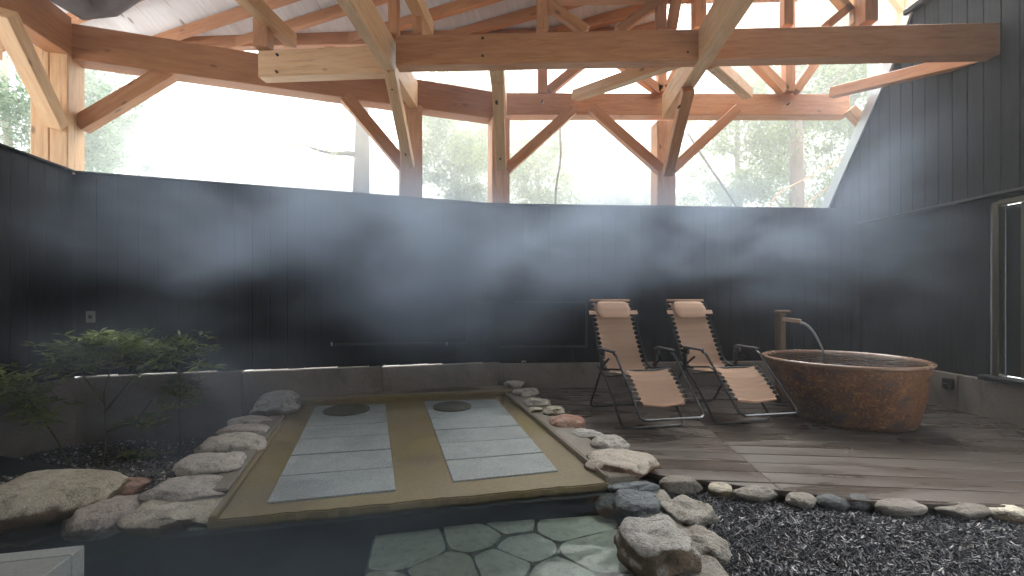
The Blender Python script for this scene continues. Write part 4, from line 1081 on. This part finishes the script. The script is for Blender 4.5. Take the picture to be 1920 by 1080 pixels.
# ------------------------------------------------------------------ woodland outside
def tree(label, base, top, r0, crown, seed, leafm='leaf_out', nleaf=9000, ls=.085, limbs=9, group='trees beyond the wall', barkm='bark', clumps=46):
    rd_ = random.Random(seed); root = empty('tree', base, label=label, cat='tree', group=group)
    base, top = Vector(base), Vector(top); pts, rs = [], []
    for i in range(11):
        t = i/10; w = Vector((noise.noise(Vector((seed, t*2.2, 0))), noise.noise(Vector((seed, t*2.2, 9))), 0))*.25*t
        pts.append(base.lerp(top, t)+w); rs.append(r0*(1-.72*t))
    tr = bmesh.new(); tube_bm(tr, pts, rs, 12); trunk = link('trunk', bm_mesh(tr, 'trunk', True), M[barkm], root)
    cc, cr = crown; cc = Vector(cc); ends = []
    for i in range(limbs):
        t = rd_.uniform(.25, .95); a = pts[int(t*10)]; d = Vector((rd_.gauss(0, 1), rd_.gauss(0, 1), rd_.uniform(-.1, .9))).normalized()
        e = a+Vector((d.x*cr[0], d.y*cr[1], d.z*cr[2]))*rd_.uniform(.5, .95); mid = a.lerp(e, .5)+Vector((0, 0, .15*rd_.gauss(0, 1)))
        b = bmesh.new(); tube_bm(b, [a, a.lerp(mid, .5)+Vector((0, 0, .04)), mid, mid.lerp(e, .6)+Vector((0, 0, -.03)), e], [r0*.28, r0*.22, r0*.16, r0*.1, r0*.04], 6)
        link('limb', bm_mesh(b, 'limb', True), M[barkm], root); ends += [e, mid]
    cl = []
    for i in range(clumps):
        while True:
            p = Vector((rd_.uniform(-1, 1), rd_.uniform(-1, 1), rd_.uniform(-1, 1)))
            if p.length < 1: break
        cl.append((cc+Vector((p.x*cr[0], p.y*cr[1], p.z*cr[2])), rd_.uniform(.18, .5)*min(cr)*.75))
    cl += [(e, .3*min(cr)) for e in ends]
    lv = []
    for i in range(nleaf):
        c, s = cl[rd_.randrange(len(cl))]
        p = c+Vector((rd_.gauss(0, s*.55), rd_.gauss(0, s*.55), rd_.gauss(0, s*.4)))
        d = Vector((rd_.gauss(0, 1), rd_.gauss(0, 1), rd_.gauss(-.2, .7))).normalized(); upv = Vector((rd_.gauss(0, .6), rd_.gauss(0, .6), 1)).normalized()
        lv.append((p, d, upv, ls*rd_.uniform(.6, 1.4), ls*rd_.uniform(.35, .6), rd_.random()))
    leaf_soup('crown', lv, M[leafm], root)
def tr_at(u0, v0, u1, v1, Y, *a, **k):
    pass
tb = P(655, 470, 9.5); tt = P(705, -150, 9.8)
tree('tall grey trunk standing alone in the brightest gap left of the second post', (tb.x, tb.y, -.9), tt, .25, (P(720, -180, 10), (1.6, 1.6, 1.0)), 11, nleaf=4000, limbs=3)
tb = P(1497, 520, 10.5); tt = P(1490, -260, 10.8)
tree('pinkish straight trunk seen beyond the right hand opening', (tb.x, tb.y, -.9), tt, .2, (P(1510, 120, 11), (1.9, 1.6, 2.2)), 12, nleaf=5500, limbs=12, barkm='bark_pink')
cfg = [('pale leafy tree between the second and third posts', 860, 12, 250, (1.2, 1.4, 2.2), 'leaf_out', 22000, .10),
       ('leafy tree right of the third post', 1010, 12.5, 310, (1.3, 1.3, 1.7), 'leaf_out', 15000, .10),
       ('leafy tree left of the pinkish trunk', 1390, 12, 260, (1.9, 1.5, 2.3), 'leaf_out', 30000, .10),
       ('leafy tree at the right beside the sloping roof edge', 1600, 11.5, 180, (1.6, 1.5, 3.2), 'leaf_out', 30000, .10),
       ('dense tree high above the right end of the cross beam', 1500, 15, -20, (3.9, 2, 3.4), 'leaf_blue', 32000, .14),
       ('bluish conifer seen left of the corner post', 20, 9.0, 180, (2.0, 1.8, 2.3), 'leaf_blue', 30000, .10),
       ('bluish conifer just right of the corner post', 205, 11.5, 215, (1.2, 1.5, 2.0), 'leaf_blue', 18000, .10),
       ('hazy distant tree behind the middle of the right opening', 1180, 19, 350, (3.2, 2, 1.8), 'leaf_out', 16000, .17),
       ('hazy distant tree filling the gap behind the third post', 930, 18, 200, (2.2, 2, 3.2), 'leaf_blue', 16000, .17)]
for i, (lab, u, Y, v, cr, lm, nl, ls) in enumerate(cfg):
    c = P(u, v, Y); tree(lab, (c.x+.1, c.y, -.9), (c.x-.1, c.y, c.z+cr[2]*.9), .13, (c, cr), 20+i, lm, nl, ls, limbs=26 if i in (2, 3, 4) else 12, barkm='bark_pale')
# bare arching branches
for i, (pp, lab) in enumerate((([(1045, 420), (1040, 360), (1052, 300), (1050, 240)], 'thin bare sapling right of the third post'), ([(1400, 420), (1370, 370), (1335, 320), (1290, 250)], 'thin bare sapling leaning left beyond the fourth post'),
                           ([(1440, 370), (1520, 330), (1580, 300), (1640, 230)], 'bare arching branch crossing the right opening'), ([(1500, 390), (1560, 345), (1610, 320), (1680, 300)], 'lower bare arching branch beside the sloping roof edge'))):
    Yt = 8.5+.3*i; bm = bmesh.new(); base = P(pp[0][0], pp[0][1], Yt); pts = [Vector((base.x, base.y, -.9))]+[P(u, v, Yt) for u, v in pp]
    tube_bm(bm, round_path(pts, .5, 4), .022 if i < 2 else .014, 6)
    r = link('sapling', bm_mesh(bm, 'sapling', True), M['bark'] if i < 2 else M['pale_timber']); tag(r, lab, 'sapling')

# ------------------------------------------------------------------ steam and haze
def volume(name, lo, hi, density, color, aniso, build=None):
    lo, hi = Vector(lo), Vector(hi); bm = bmesh.new(); add_box(bm, (0, 0, 0), tuple(hi-lo))
    m = bpy.data.materials.new(name+'_air'); m.use_nodes = True; t = m.node_tree; t.nodes.clear()
    o = t.nodes.new('ShaderNodeOutputMaterial'); pv = t.nodes.new('ShaderNodeVolumePrincipled')
    pv.inputs['Color'].default_value = (*color, 1); pv.inputs['Density'].default_value = density; pv.inputs['Anisotropy'].default_value = aniso
    t.links.new(pv.outputs[0], o.inputs['Volume'])
    if build: build(t, pv)
    return link(name, bm_mesh(bm, name), m, None, Matrix.Translation((lo+hi)/2))
def puff(label, c, r, dens, seed, scale=1.0, lo=.33, hi=.70, shear=.35):
    def f(t, pv):
        L = t.links.new; new = t.nodes.new
        tc = new('ShaderNodeTexCoord'); mp = new('ShaderNodeMapping'); mp.inputs['Rotation'].default_value = (0, R(-24), 0)
        mp.inputs['Scale'].default_value = (.75, .8, 1.25); mp.inputs['Location'].default_value = (seed, seed*.7, seed*1.3)
        n = new('ShaderNodeTexNoise'); n.inputs['Scale'].default_value = scale; n.inputs['Detail'].default_value = 3.5; n.inputs['Roughness'].default_value = .5; n.inputs['Distortion'].default_value = .25
        q = new('ShaderNodeMapRange'); q.interpolation_type = 'SMOOTHSTEP'
        q.inputs['From Min'].default_value = lo; q.inputs['From Max'].default_value = hi; q.inputs['To Max'].default_value = dens
        L(tc.outputs['Object'], mp.inputs[0]); L(mp.outputs[0], n.inputs['Vector']); L(n.outputs['Fac'], q.inputs['Value'])
        sc = new('ShaderNodeVectorMath'); sc.operation = 'MULTIPLY'; sc.inputs[1].default_value = tuple(1/x for x in r); L(tc.outputs['Object'], sc.inputs[0])
        le = new('ShaderNodeVectorMath'); le.operation = 'LENGTH'; L(sc.outputs[0], le.inputs[0])
        e = new('ShaderNodeMapRange'); e.interpolation_type = 'SMOOTHSTEP'; e.inputs['From Min'].default_value = 1.0; e.inputs['From Max'].default_value = .25
        e.inputs['To Min'].default_value = 0; e.inputs['To Max'].default_value = 1; L(le.outputs['Value'], e.inputs['Value'])
        m = new('ShaderNodeMath'); m.operation = 'MULTIPLY'; L(q.outputs[0], m.inputs[0]); L(e.outputs[0], m.inputs[1]); L(m.outputs[0], pv.inputs['Density'])
    c, r_ = Vector(c), Vector(r)
    tag(volume('steam', c-r_, c+r_,   .3, (.66, .80, 1), .2, f), label, 'steam', kind='stuff')
puff('bluish steam bank drifting high in front of the left board wall', (-2.7, 4.8, 1.9), (3.2, 1.5, 1.15), 1.25, 2.0, .9)
puff('brightest steam plume rising behind the shallow bath', (-.9, 5.0, 1.6), (2.1, 1.1, 1.45), 1.25, 4.2, .95)
puff('steam wisps in front of the far wall above the chairs', (1.6, 5.3, 1.9), (2.6, 1.1, 1.1), 1.0, 6.5, 1.0)
puff('faint steam in the corner behind the round tub', (3.9, 5.2, 2.1), (1.7, 1.2, 1.9), .40, 8.1, .9)
puff('thin veil of steam around the beams over the left wall', (-1.8, 5.4, 3.7), (3.8, 1.2, 1.2), .09, 3.3, .7)
puff('thin steam hanging over the shrubs', (-2.8, 3.7, .5), (1.7, 1.1, .9), .45, 9.4, 1.3)
puff('thin steam creeping over the dark pool water', (-1.2, 2.0, .15), (1.8, .9, .5), .35, 11.0, 1.5)
hz = volume('haze', (-40, -6, -2.2), (40, 40, 16), .005, (.95, .98, 1), .3)
tag(hz, 'thin pale mist filling the bath yard and the woods', 'haze', kind='stuff')
ms = volume('mist', (-30, 7.6, -2), (30, 36, 14), .095, (.97, 1, .985), .3)  # extra fog volume added to brighten and wash out the trees
tag(ms, 'added white mist that pales the trees beyond the wall', 'mist', kind='stuff')
